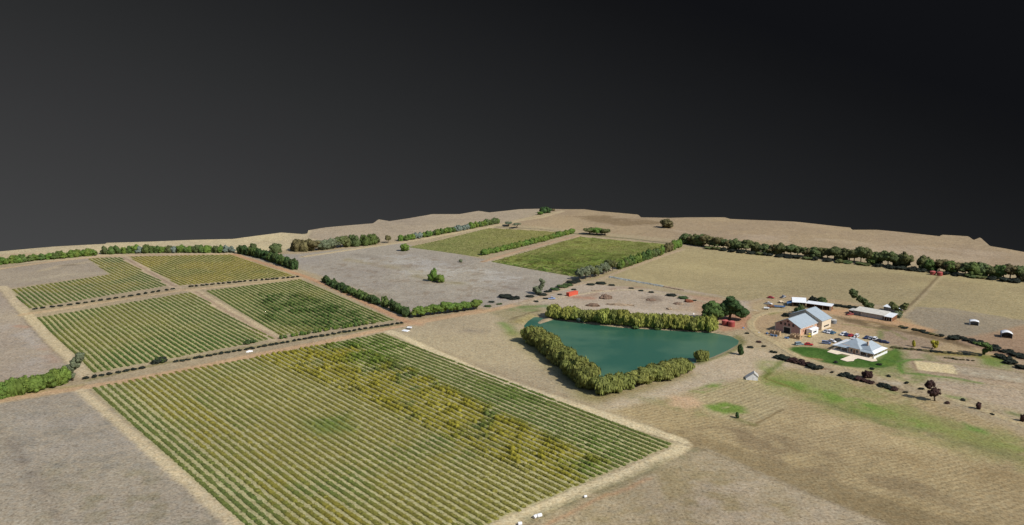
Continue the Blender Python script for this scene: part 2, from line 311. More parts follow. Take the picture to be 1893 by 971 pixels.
L([(1640, 722), (1655, 726)], 3, (110, 132, 70), 3, .6); L([(1440, 662), (1480, 672), (1530, 684)], 3.4, (98, 70, 58), 2.4, .75, (4, .1, .4))  # second stroke: red-brown verge strip with plum-tree shadow painted in
L([(1560, 695), (1600, 704), (1660, 720)], 3, (100, 76, 62), 2.4, .7, (4, .15, .45)); L([(1635, 706), (1660, 710)], 4, (188, 178, 160), 3, .6, (3, .3, .6))  # first stroke continues the painted tree shadow along the drive
P([(1700, 712), (1893, 760), (2300, 860), (2300, 760), (1893, 720), (1720, 700)], (170, 154, 134), 4, .8)
P([(1306, 829), (1480, 906), (1660, 978), (2300, 1184), (2400, 1120), (1700, 945), (1500, 872), (1340, 820)], (136, 121, 92), .9, .6, None, .5)
P([(1340, 822), (1500, 874), (1700, 947), (2300, 1130), (2400, 1050), (1800, 930), (1560, 850), (1380, 810)], (148, 132, 100), 8, .4, (8, .35, .65), 6)
DEF = col(164, 149, 122)
GF = {}
def paint(x, y):
    """colour (n,3) and furrow amplitude/phase for ground points"""
    n = len(x); C = np.tile(DEF, (n, 1)); A = np.zeros(n); PH = np.zeros(n)
    wx = (fbm(x, y, 7, 31, 3) - .5) * 2; wy = (fbm(x, y, 7, 77, 3) - .5) * 2
    for kind, pts, c, width, soft, k, mott, warp, fur in OPS:
        m = soft + width + warp + 1
        x0 = min(p[0] for p in pts) - m; x1 = max(p[0] for p in pts) + m; y0 = min(p[1] for p in pts) - m; y1 = max(p[1] for p in pts) + m
        s = np.nonzero((x > x0) & (x < x1) & (y > y0) & (y < y1))[0]
        if len(s) == 0: continue
        xs = x[s] + wx[s] * warp; ys = y[s] + wy[s] * warp
        d = sdist(xs, ys, pts) if kind == 'p' else ldist(xs, ys, pts) - width / 2
        a_ = (1 - sstep(-soft, soft, d)) * k
        if mott: a_ = a_ * sstep(mott[1], mott[2], fbm(x[s], y[s], mott[0], 3, 3))
        C[s] = C[s] * (1 - a_[:, None]) + c * a_[:, None]
        A[s] *= (1 - a_)
        if fur == 'contour':
            q = (x[s] * .93 + y[s] * .36 + 26 * fbm(x[s], y[s], 70, 55, 2))
            v = (-x[s] * .42 + y[s] * .9 + 30 * fbm(x[s], y[s], 80, 56, 2)) 
            PH[s] = np.where(a_ > .5, v / 2.6, PH[s]); A[s] = np.maximum(A[s], a_ * .09)
        if fur == 'ribs':
            PH[s] = np.where(a_ > .5, (x[s] * .62 - y[s] * .78) / 2.4, PH[s]); A[s] = np.maximum(A[s], a_ * .11)
    # slow drift of tone over the land
    t = (fbm(x, y, 60, 91, 4) - .5); t2 = (fbm(x, y, 14, 12, 3) - .5)
    C *= (1 + .28 * t + .16 * t2)[:, None]; C[:, 2] *= 1 - .15 * t
    return np.clip(C, 0.01, .9), A, PH

# ---------------------------------------------------------------- materials
def nodemat(name):
    m = bpy.data.materials.new(name); m.use_nodes = True
    n = m.node_tree; bs = n.nodes['Principled BSDF']; bs.inputs['Specular IOR Level'].default_value = 0.2
    return m, n, bs
def N(n, t, **k):
    x = n.nodes.new(t)
    for a_, b_ in k.items(): setattr(x, a_, b_)
    return x
def noise_mul(n, base_out, scale, lo, hi, detail=3, coords=None, rough=.6):
    tcn = N(n, 'ShaderNodeTexCoord'); nz = N(n, 'ShaderNodeTexNoise'); nz.inputs['Scale'].default_value = scale
    nz.inputs['Detail'].default_value = detail; nz.inputs['Roughness'].default_value = rough
    n.links.new(coords or tcn.outputs['Object'], nz.inputs['Vector'])
    mrn = N(n, 'ShaderNodeMapRange'); mrn.inputs['From Min'].default_value = .3; mrn.inputs['From Max'].default_value = .7
    mrn.inputs['To Min'].default_value = lo; mrn.inputs['To Max'].default_value = hi
    n.links.new(nz.outputs['Fac'], mrn.inputs['Value'])
    vm = N(n, 'ShaderNodeVectorMath', operation='SCALE'); n.links.new(base_out, vm.inputs[0]); n.links.new(mrn.outputs[0], vm.inputs['Scale'])
    return vm.outputs[0], nz
def specks(n, base):
    tcn = N(n, 'ShaderNodeTexCoord'); nz = N(n, 'ShaderNodeTexNoise'); nz.inputs['Scale'].default_value = .75; nz.inputs['Detail'].default_value = 2; n.links.new(tcn.outputs['Object'], nz.inputs['Vector'])
    mr_ = N(n, 'ShaderNodeMapRange'); mr_.inputs['From Min'].default_value = .3; mr_.inputs['From Max'].default_value = .42; mr_.inputs['To Min'].default_value = .66; n.links.new(nz.outputs['Fac'], mr_.inputs['Value'])
    vm = N(n, 'ShaderNodeVectorMath', operation='SCALE'); n.links.new(base, vm.inputs[0]); n.links.new(mr_.outputs[0], vm.inputs['Scale']); return vm.outputs[0]
def land_material():
    m, n, bs = nodemat('land'); bs.inputs['Roughness'].default_value = .95; bs.inputs['Specular IOR Level'].default_value = .05
    at_ = N(n, 'ShaderNodeAttribute'); at_.attribute_name = 'col'
    o0, z1 = noise_mul(n, at_.outputs['Color'], 1.0, .62, 1.38, 4, None, .7); o1 = specks(n, o0)
    o2, z2 = noise_mul(n, o1, .23, .88, 1.12, 3)
    # warm / cool flecks
    tcn = N(n, 'ShaderNodeTexCoord'); nz = N(n, 'ShaderNodeTexNoise'); nz.inputs['Scale'].default_value = .5; nz.inputs['Detail'].default_value = 4
    n.links.new(tcn.outputs['Object'], nz.inputs['Vector'])
    mr_ = N(n, 'ShaderNodeMapRange'); mr_.inputs['From Min'].default_value = .35; mr_.inputs['From Max'].default_value = .65; n.links.new(nz.outputs['Fac'], mr_.inputs['Value'])
    mx = N(n, 'ShaderNodeMix', data_type='VECTOR'); n.links.new(mr_.outputs[0], mx.inputs[0]); mx.inputs[4].default_value = (1.05, 1.0, .92); mx.inputs[5].default_value = (.98, 1.0, 1.0)
    mu = N(n, 'ShaderNodeVectorMath', operation='MULTIPLY'); n.links.new(o2, mu.inputs[0]); n.links.new(mx.outputs[1], mu.inputs[1])
    ph = N(n, 'ShaderNodeAttribute'); ph.attribute_name = 'phase'; am = N(n, 'ShaderNodeAttribute'); am.attribute_name = 'amp'
    s = N(n, 'ShaderNodeMath', operation='MULTIPLY'); n.links.new(ph.outputs['Fac'], s.inputs[0]); s.inputs[1].default_value = 6.2832
    add = N(n, 'ShaderNodeMath', operation='MULTIPLY_ADD'); n.links.new(z2.outputs['Fac'], add.inputs[0]); add.inputs[1].default_value = 5; n.links.new(s.outputs[0], add.inputs[2])
    si = N(n, 'ShaderNodeMath', operation='SINE'); n.links.new(add.outputs[0], si.inputs[0])
    ma = N(n, 'ShaderNodeMath', operation='MULTIPLY_ADD'); n.links.new(si.outputs[0], ma.inputs[0]); n.links.new(am.outputs['Fac'], ma.inputs[1]); ma.inputs[2].default_value = 1
    sc = N(n, 'ShaderNodeVectorMath', operation='SCALE'); n.links.new(mu.outputs[0], sc.inputs[0]); n.links.new(ma.outputs[0], sc.inputs['Scale'])
    n.links.new(sc.outputs[0], bs.inputs['Base Color'])
    bp = N(n, 'ShaderNodeBump'); bp.inputs['Strength'].default_value = .35; bp.inputs['Distance'].default_value = .25
    n.links.new(z1.outputs['Fac'], bp.inputs['Height']); n.links.new(bp.outputs[0], bs.inputs['Normal'])
    return m
LAND = land_material()
def flat(name, rgb, rough=.7, metal=0, var=.12, scale=2.0, spec=.3, srgb=True):
    m, n, bs = nodemat(name); c = [s2l(v) for v in rgb] if srgb else rgb
    cb = N(n, 'ShaderNodeRGB'); cb.outputs[0].default_value = (*c, 1)
    o_, z = noise_mul(n, cb.outputs[0], scale, 1 - var, 1 + var, 4)
    n.links.new(o_, bs.inputs['Base Color']); bs.inputs['Roughness'].default_value = rough; bs.inputs['Metallic'].default_value = metal
    bs.inputs['Specular IOR Level'].default_value = spec
    return m
def stripes(name, rgb, pitch, axis='X', depth=.5, var=.1, rough=.5, spec=.4, dirt=None):
    """ribbed or boarded sheet"""
    m, n, bs = nodemat(name); cb = N(n, 'ShaderNodeRGB'); cb.outputs[0].default_value = (*[s2l(v) for v in rgb], 1)
    tcn = N(n, 'ShaderNodeTexCoord')
    o_, z = noise_mul(n, cb.outputs[0], .5, 1 - var, 1 + var, 5)
    wv = N(n, 'ShaderNodeTexWave', bands_direction=axis); wv.inputs['Scale'].default_value = .314 / pitch
    n.links.new(tcn.outputs['Object'], wv.inputs['Vector'])
    mrn = N(n, 'ShaderNodeMapRange'); mrn.inputs['To Min'].default_value = 1 - .25 * depth; mrn.inputs['To Max'].default_value = 1.04; n.links.new(wv.outputs['Fac'], mrn.inputs['Value'])
    vm = N(n, 'ShaderNodeVectorMath', operation='SCALE'); n.links.new(o_, vm.inputs[0]); n.links.new(mrn.outputs[0], vm.inputs['Scale'])
    n.links.new(vm.outputs[0], bs.inputs['Base Color']); bs.inputs['Roughness'].default_value = rough; bs.inputs['Specular IOR Level'].default_value = spec
    bp = N(n, 'ShaderNodeBump'); bp.inputs['Strength'].default_value = depth; bp.inputs['Distance'].default_value = .05
    n.links.new(wv.outputs['Fac'], bp.inputs['Height']); n.links.new(bp.outputs[0], bs.inputs['Normal'])
    return m
def leafmat(name, rgb, hue=.03, val=.25, cold=None):
    m, n, bs = nodemat(name); bs.inputs['Roughness'].default_value = .75; bs.inputs['Specular IOR Level'].default_value = .15
    v = N(n, 'ShaderNodeAttribute'); v.attribute_name = 'var'
    oi = N(n, 'ShaderNodeObjectInfo'); hs = N(n, 'ShaderNodeHueSaturation'); hs.inputs['Color'].default_value = (*[s2l(c) for c in rgb], 1)
    mh = N(n, 'ShaderNodeMapRange'); mh.inputs['To Min'].default_value = .5 - hue; mh.inputs['To Max'].default_value = .5 + hue; n.links.new(oi.outputs['Random'], mh.inputs['Value']); n.links.new(mh.outputs[0], hs.inputs['Hue'])
    a1 = N(n, 'ShaderNodeMath', operation='MULTIPLY'); a1.inputs[1].default_value = 7.31; n.links.new(oi.outputs['Random'], a1.inputs[0])
    fr = N(n, 'ShaderNodeMath', operation='FRACT'); n.links.new(a1.outputs[0], fr.inputs[0])
    mv = N(n, 'ShaderNodeMapRange'); mv.inputs['To Min'].default_value = 1 - val; mv.inputs['To Max'].default_value = 1 + val; n.links.new(fr.outputs[0], mv.inputs['Value'])
    mm = N(n, 'ShaderNodeMath', operation='MULTIPLY'); n.links.new(mv.outputs[0], mm.inputs[0]); n.links.new(v.outputs['Fac'], mm.inputs[1]); n.links.new(mm.outputs[0], hs.inputs['Value'])
    o_, z = noise_mul(n, hs.outputs[0], .55, .8, 1.2, 3)
    n.links.new(o_, bs.inputs['Base Color'])
    return m

# ---------------------------------------------------------------- object helpers
COL = scene.collection
def tag(o, label=None, cat=None, group=None, kind=None):
    if label: o['label'] = label
    if cat: o['category'] = cat
    if group: o['group'] = group
    if kind: o['kind'] = kind
    return o
def empty(name, loc, rz=0, sc=1):
    o = bpy.data.objects.new(name, None); COL.objects.link(o); o.location = loc; o.rotation_euler = (0, 0, rz); o.scale = (sc,) * 3 if not isinstance(sc, tuple) else sc
    o.empty_display_size = .5
    return o
def npmesh(name, V, Fq, mat, parent=None, smooth=False, attrs=None, kind='obj'):
    """V (n,3) array, Fq (m,4) int array or list of faces"""
    me = bpy.data.meshes.new(name)
    if isinstance(Fq, np.ndarray):
        V = np.asarray(V, np.float32); me.vertices.add(len(V)); me.vertices.foreach_set('co', V.ravel())
        k = Fq.shape[1]; me.loops.add(Fq.size); me.loops.foreach_set('vertex_index', Fq.astype(np.int32).ravel())
        me.polygons.add(len(Fq)); me.polygons.foreach_set('loop_start', np.arange(0, Fq.size, k, dtype=np.int32))
        me.update(calc_edges=True)
    else:
        me.from_pydata([tuple(v) for v in V], [], Fq); me.update()
    if smooth: me.polygons.foreach_set('use_smooth', np.ones(len(me.polygons), bool))
    for an, (ty, arr) in (attrs or {}).items():
        at_ = me.attributes.new(an, ty, 'POINT')
        if ty == 'FLOAT_COLOR': at_.data.foreach_set('color', np.asarray(arr, np.float32).ravel())
        else: at_.data.foreach_set('value', np.asarray(arr, np.float32).ravel())
    for mm in (mat if isinstance(mat, (list, tuple)) else [mat]): me.materials.append(mm)
    o = bpy.data.objects.new(name, me); COL.objects.link(o)
    if parent: o.parent = parent
    return o
class MB:
    def __init__(s): s.v = []; s.f = []
    def add(s, vs, fs):
        b = len(s.v); s.v += [tuple(v) for v in vs]; s.f += [tuple(i + b for i in f) for f in fs]
    def box(s, x0, x1, y0, y1, z0, z1):
        s.add([(x0, y0, z0), (x1, y0, z0), (x1, y1, z0), (x0, y1, z0), (x0, y0, z1), (x1, y0, z1), (x1, y1, z1), (x0, y1, z1)],
              [(0, 3, 2, 1), (4, 5, 6, 7), (0, 1, 5, 4), (1, 2, 6, 5), (2, 3, 7, 6), (3, 0, 4, 7)])
    def prism(s, prof, x0, x1, axis='x'):
        """profile of (a, z) pairs extruded along x (a = y) or y (a = x)"""
        n = len(prof)
        if axis == 'x': vs = [(x0, a_, z) for a_, z in prof] + [(x1, a_, z) for a_, z in prof]
        else: vs = [(a_, x0, z) for a_, z in prof] + [(a_, x1, z) for a_, z in prof]
        s.add(vs, [tuple(range(n)), tuple(range(2 * n - 1, n - 1, -1))] + [(i, i + n, (i + 1) % n + n, (i + 1) % n) for i in range(n)])
    def cyl(s, p, q, r0, r1=None, n=10):
        r1 = r0 if r1 is None else r1; p = Vector(p); q = Vector(q); d = (q - p).normalized()
        a_ = d.orthogonal().normalized(); b_ = d.cross(a_)
        vs = [p + (a_ * math.cos(t) + b_ * math.sin(t)) * r0 for t in [2 * math.pi * i / n for i in range(n)]]
        vs += [q + (a_ * math.cos(t) + b_ * math.sin(t)) * r1 for t in [2 * math.pi * i / n for i in range(n)]]
        s.add(vs, [tuple(range(n - 1, -1, -1)), tuple(range(n, 2 * n))] + [(i, (i + 1) % n, (i + 1) % n + n, i + n) for i in range(n)])
    def build(s, name, mat, parent=None, smooth=False, bevel=0):
        me = bpy.data.meshes.new(name); me.from_pydata(s.v, [], s.f); me.update()
        bm = bmesh.new(); bm.from_mesh(me); bmesh.ops.recalc_face_normals(bm, faces=bm.faces)
        if bevel: bmesh.ops.bevel(bm, geom=list(bm.edges), offset=bevel, segments=2, affect='EDGES', clamp_overlap=True)
        bm.to_mesh(me); bm.free(); me.materials.append(mat)
        if smooth:
            for p in me.polygons: p.use_smooth = True
        o = bpy.data.objects.new(name, me); COL.objects.link(o)
        if parent: o.parent = parent
        return o
def copy_tree(o, parent=None):
    c = o.copy(); COL.objects.link(c)
    if parent: c.parent = parent
    for ch in o.children: copy_tree(ch, c)
    return c
ONES = ['', 'first', 'second', 'third', 'fourth', 'fifth', 'sixth', 'seventh', 'eighth', 'ninth', 'tenth', 'eleventh', 'twelfth', 'thirteenth', 'fourteenth', 'fifteenth', 'sixteenth', 'seventeenth', 'eighteenth', 'nineteenth']
TENS = {2: 'twent', 3: 'thirt', 4: 'fort', 5: 'fift', 6: 'sixt'}
def nth(n):
    if n < 20: return ONES[n]
    return TENS[n // 10] + ('ieth' if n % 10 == 0 else 'y-' + ONES[n % 10])

# ---------------------------------------------------------------- ground sheet
EDGE_PX = [(-700, 540), (-300, 492), (-100, 472), (0, 465), (100, 456), (195, 451), (197, 449), (300, 446), (430, 442), (520, 430), (560, 433), (568, 432), (570, 426), (600, 421), (690, 413), (699, 406), (702, 406), (720, 409), (760, 403), (800, 396), (850, 396), (885, 390), (905, 393), (960, 387), (1000, 386), (1050, 387), (1080, 387), (1110, 391), (1180, 397), (1185, 402), (1240, 403), (1270, 402),
           (1340, 402), (1350, 405), (1400, 407), (1470, 410), (1572, 421), (1575, 425), (1620, 425), (1738, 437), (1741, 434), (1790, 437), (1812, 439), (1800, 444), (1830, 455), (1860, 460), (1893, 466), (2000, 482), (2300, 520), (2900, 600)]
ez = []
for px, py in EDGE_PX:
    p = at(px, py); ez.append((math.atan2(p.x, p.y), math.hypot(p.x, p.y)))
ez.sort()
eaz = np.array([q[0] for q in ez]); er = np.array([q[1] for q in ez])
az = np.concatenate([np.linspace(R(-62), R(-35), 60, endpoint=False), np.linspace(R(-35), R(35), 860), np.linspace(R(35), R(62), 61)[1:]])
Rmax = np.interp(az, eaz, er)
tt = np.concatenate([np.linspace(0, .28, 26, endpoint=False), np.linspace(.28, 1, 520)])
r0 = 70.0
RR = r0 * (Rmax[None, :] / r0) ** tt[:, None]
GX = RR * np.sin(az)[None, :]; GY = RR * np.cos(az)[None, :]
gx = GX.ravel(); gy = GY.ravel(); gz = height(gx, gy)
gc, ga, gp = paint(gx, gy)
nr, nc = GX.shape; idx = np.arange(nr * nc).reshape(nr, nc)
Q = np.stack([idx[:-1, :-1].ravel(), idx[:-1, 1:].ravel(), idx[1:, 1:].ravel(), idx[1:, :-1].ravel()], 1)
def rgba(c): return np.concatenate([c, np.ones((len(c), 1))], 1)
g = npmesh('ground', np.stack([gx, gy, gz], 1), Q, LAND, None, True, {'col': ('FLOAT_COLOR', rgba(gc)), 'amp': ('FLOAT', ga), 'phase': ('FLOAT', gp)})
tag(g, kind='structure')

# ---------------------------------------------------------------- roads as draped ribbons
def smooth_line(pts, step=1.5):
    P_ = [Vector(p) for p in pts]; out_ = []
    for i in range(len(P_) - 1):
        p0 = P_[max(i - 1, 0)]; p1 = P_[i]; p2 = P_[i + 1]; p3 = P_[min(i + 2, len(P_) - 1)]
        n = max(2, int((p2 - p1).length / step))
        for k in range(n):
            t = k / n
            out_.append(.5 * ((2 * p1) + (p2 - p0) * t + (2 * p0 - 5 * p1 + 4 * p2 - p3) * t * t + (3 * p1 - p0 - 3 * p2 + p3) * t ** 3))
    out_.append(P_[-1]); return out_
for ri, (nm, pts, wd, cc) in enumerate(ROADS):
    ln = smooth_line(line_w(pts)); vs = []; m = 9
    for i, p in enumerate(ln):
        d = (ln[min(i + 1, len(ln) - 1)] - ln[max(i - 1, 0)]).normalized(); nrm = Vector((-d.y, d.x))
        for k in range(m): q = p + nrm * (wd + 1.6) * (k / (m - 1) - .5); vs.append((q.x, q.y))
    vs = np.array(vs); z = height(vs[:, 0], vs[:, 1]) + .05 + .012 * ri
    z -= np.tile(np.where((np.arange(m) == 0) | (np.arange(m) == m - 1), .22 + .012 * ri, 0), len(ln))
    c_, a_, p_ = paint(vs[:, 0], vs[:, 1]); idx = np.arange(len(ln) * m).reshape(len(ln), m)
    Q = np.stack([idx[:-1, :-1].ravel(), idx[:-1, 1:].ravel(), idx[1:, 1:].ravel(), idx[1:, :-1].ravel()], 1)
    o = npmesh(nm, np.column_stack([vs, z]), Q, LAND, None, True, {'col': ('FLOAT_COLOR', rgba(c_)), 'amp': ('FLOAT', a_), 'phase': ('FLOAT', p_)})
    tag(o, kind='structure')

# ---------------------------------------------------------------- pond water
def water():
    m, n, bs = nodemat('pond_water'); tcn = N(n, 'ShaderNodeTexCoord')
    nz = N(n, 'ShaderNodeTexNoise'); nz.inputs['Scale'].default_value = .022; nz.inputs['Detail'].default_value = 4
    mp = N(n, 'ShaderNodeMapping'); mp.inputs['Scale'].default_value = (1, 1.6, 1); n.links.new(tcn.outputs['Object'], mp.inputs[0]); n.links.new(mp.outputs[0], nz.inputs['Vector'])
    r_ = N(n, 'ShaderNodeValToRGB'); e_ = r_.color_ramp.elements
    e_[0].position = .42; e_[0].color = (.028, .098, .062, 1); e_[1].position = .6; e_[1].color = (.062, .138, .084, 1)
    n.links.new(nz.outputs['Fac'], r_.inputs[0]); n.links.new(r_.outputs[0], bs.inputs['Base Color'])
    bs.inputs['Roughness'].default_value = .3; bs.inputs['Specular IOR Level'].default_value = .2
    n2 = N(n, 'ShaderNodeTexNoise'); n2.inputs['Scale'].default_value = .9; n2.inputs['Detail'].default_value = 3; n.links.new(tcn.outputs['Object'], n2.inputs['Vector'])
    bp = N(n, 'ShaderNodeBump'); bp.inputs['Strength'].default_value = .25; bp.inputs['Distance'].default_value = .1
    n.links.new(n2.outputs['Fac'], bp.inputs['Height']); n.links.new(bp.outputs[0], bs.inputs['Normal'])
    return m
cx_ = sum(p[0] for p in POND) / len(POND); cy_ = sum(p[1] for p in POND) / len(POND)
PW = []
for p in POND:
    v = Vector((p[0] - cx_, p[1] - cy_)); v = v + v.normalized() * 1.5; PW.append((cx_ + v.x, cy_ + v.y))
o = npmesh('pond_water', [(x, y, WZ) for x, y in PW], [tuple(range(len(PW)))], water()); tag(o, kind='structure')
if o.data.polygons[0].normal.z < 0: o.data.flip_normals()

# lawn and terrace sheets
def sheet(name, px, mat_, lift, z_=None):
    pts = line_w(px); me = bpy.data.meshes.new(name); zz = [H(*p) for p in pts]
    me.from_pydata([(p[0], p[1], (z if z_ is None else z_) + lift) for p, z in zip(pts, zz)], [], [tuple(range(len(pts)))]); me.update()
    me.materials.append(mat_); o_ = bpy.data.objects.new(name, me); COL.objects.link(o_)
    if me.polygons[0].normal.z < 0: me.flip_normals()
    return tag(o_, kind='structure')

# ---------------------------------------------------------------- vine rows
def vinemat():
    m, n, bs = nodemat('vine_leaves'); bs.inputs['Roughness'].default_value = .8; bs.inputs['Specular IOR Level'].default_value = .1
    at_ = N(n, 'ShaderNodeAttribute'); at_.attribute_name = 'col'
    o1, z = noise_mul(n, at_.outputs['Color'], 1.6, .62, 1.38, 4, None, .7)
    n.links.new(o1, bs.inputs['Base Color'])
    return m
VINE = vinemat()
rng = np.random.default_rng(4)
def wpoly(px): return line_w(px)
YB = wpoly([(462, 658), (560, 636), (660, 636), (820, 712), (970, 785), (1120, 856), (1070, 896), (950, 862), (780, 785), (590, 705)])
GP = [(wpoly([(600, 632), (700, 615), (760, 640), (700, 690), (640, 670)]), 1), (wpoly([(870, 705), (960, 715), (1010, 748), (930, 740)]), 1), (wpoly([(1040, 815), (1110, 800), (1150, 860), (1100, 885), (1040, 850)]), 1),
      (wpoly([(580, 772), (640, 768), (650, 795), (590, 800)]), 1)]
def vcol(x, y, blk):
    n = len(x); big = fbm(x, y, 28, 201, 3); fine = fbm(x, y, 5, 222, 2)
    def C3(*a_): return np.array([s2l(v) for v in a_])[None, :]
    green = C3(90, 102, 50); olive = C3(116, 112, 54); yel = C3(136, 124, 46); dark = C3(68, 86, 48); bright = C3(88, 112, 42)
    hgt = np.full(n, .42)
    if blk == 'front':
        a_ = sstep(.12, .6, big)[:, None]; c = green * (1 - a_) + olive * a_
        px_ = sstep(.55, .8, fine)[:, None] * .6; c = c * (1 - px_) + yel * px_ * .35 + olive * px_ * .65
        dR = (x - BLOCKS['front'][1][0]) * PD.x + (y - BLOCKS['front'][1][1]) * PD.y     # negative inside, 0 at the right edge
        k = sstep(-62, -42, dR)[:, None] * .75; c = c * (1 - k) + (green * .7 + dark * .3) * k
        m_ = (1 - sstep(-4, 5, sdist(x, y, YB))); k = (m_ * sstep(.2, .45, fbm(x, y, 9, 303, 2)))[:, None]; c = c * (1 - k) + (yel * .8 + bright * .2) * k * 1.05
        hgt = hgt + m_ * (.15 + .75 * sstep(.35, .7, fbm(x, y, 5, 340, 2)))
        for pl, _ in GP:
            m_ = (1 - sstep(-9, 9, sdist(x, y, pl))) * sstep(.25, .6, fbm(x, y, 10, 349, 2)); k = (m_ * .85)[:, None]; c = c * (1 - k) + (bright * .55 + green * .45) * k
            hgt = hgt + .5 * m_ * sstep(.4, .65, fbm(x, y, 5, 350, 2))
        dl = (x - BLOCKS['front'][0][0]) * PD.x + (y - BLOCKS['front'][0][1]) * PD.y
        k = (1 - sstep(8, 15, dl))[:, None] * .65; c = c * (1 - k) + (dark * .7 + green * .3) * k * 1.1; hgt -= .12 * k[:, 0]
        k = ((1 - sstep(-.5, 1, np.abs(dl - 22) - 8)) * sstep(.35, .6, fbm(x, y, 18, 360, 2)))[:, None] * .8; c = c * (1 - k) + (yel * .5 + olive * .5) * k; hgt += .15 * k[:, 0]
    elif blk in ('west', 'middle'):
        a_ = sstep(.35, .75, big)[:, None]; c = (green * .8 + dark * .2) * (1 - a_) + (olive * .6 + green * .4) * a_
        if blk == 'middle':
            pl = wpoly([(470, 545), (540, 540), (720, 590), (600, 612), (490, 595)]); m_ = 1 - sstep(-8, 8, sdist(x, y, pl)); k = (m_ * .85)[:, None]; c = c * (1 - k) + (dark * .7 + bright * .3) * k; hgt = hgt + .9 * m_ * sstep(.3, .8, fbm(x, y, 5, 371, 2))
        else:
            pl = wpoly([(180, 660), (320, 610), (440, 620), (480, 628), (200, 688)]); m_ = 1 - sstep(-8, 8, sdist(x, y, pl)); k = (m_ * .8)[:, None]; c = c * (1 - k) + (dark * .6 + bright * .4) * k; hgt = hgt + .3 * m_ * fbm(x, y, 5, 373, 2)
    elif blk == 'northwest': a_ = sstep(.4, .7, big)[:, None]; c = (green * .7 + dark * .3) * (1 - a_) + olive * a_
    elif blk == 'north': a_ = sstep(.3, .6, big)[:, None]; c = (green * .6 + olive * .4) * (1 - a_) + (yel * .4 + olive * .6) * a_
    elif blk == 'farleft': hgt = hgt - .2; f_ = fbm(x, y, 12, 383, 3)[:, None]; a_ = sstep(-70, 20, x)[:, None] * .7; c = ((green * .6 + bright * .4) * (1 - a_) + (olive * .85 + yel * .15) * a_) * (.5 + .55 * f_)
    else:
        a_ = sstep(.35, .7, big)[:, None]; c = (dark * .5 + bright * .5) * (1 - a_) + (green * .6 + olive * .4) * a_; f_ = fbm(x, y, 7, 381, 3)[:, None]; c = c * (.4 + .9 * f_) + bright * .35 * (f_ > .55); m_ = sstep(600, 720, y + (x - 40) * .2); c = c * (1 - .4 * m_[:, None]) + olive * .45 * m_[:, None]; hgt = hgt - .17 + (.85 - .65 * m_) * sstep(.35, .75, fbm(x, y, 6, 380, 2))
    return c, hgt
ROWNAME = {
 'front': ('vine row in the large foreground vineyard, {} from its left-hand track', 'vine rows of the large foreground vineyard'),
 'west': ('vine row in the left vineyard above the main road, {} from the left', 'vine rows of the left vineyard'),
 'northwest': ('vine row in the small L-shaped vineyard far left, {} from the left', 'vine rows of the L-shaped vineyard'),
 'north': ('vine row in the yellowish vineyard below the far left hedge, {} from left', 'vine rows of the yellowish back vineyard'),
 'middle': ('vine row in the centre-left vineyard beside the orange track, {} from left', 'vine rows of the centre-left vineyard'),
 'farleft': ('vine row in the far olive vineyard left of the clipped hedge, {} from left', 'vine rows of the far olive vineyard'),
 'farright': ('vine row in the far bright green vineyard behind the paddock, {} from left', 'vine rows of the far green vineyard'),
}
nrows = 0
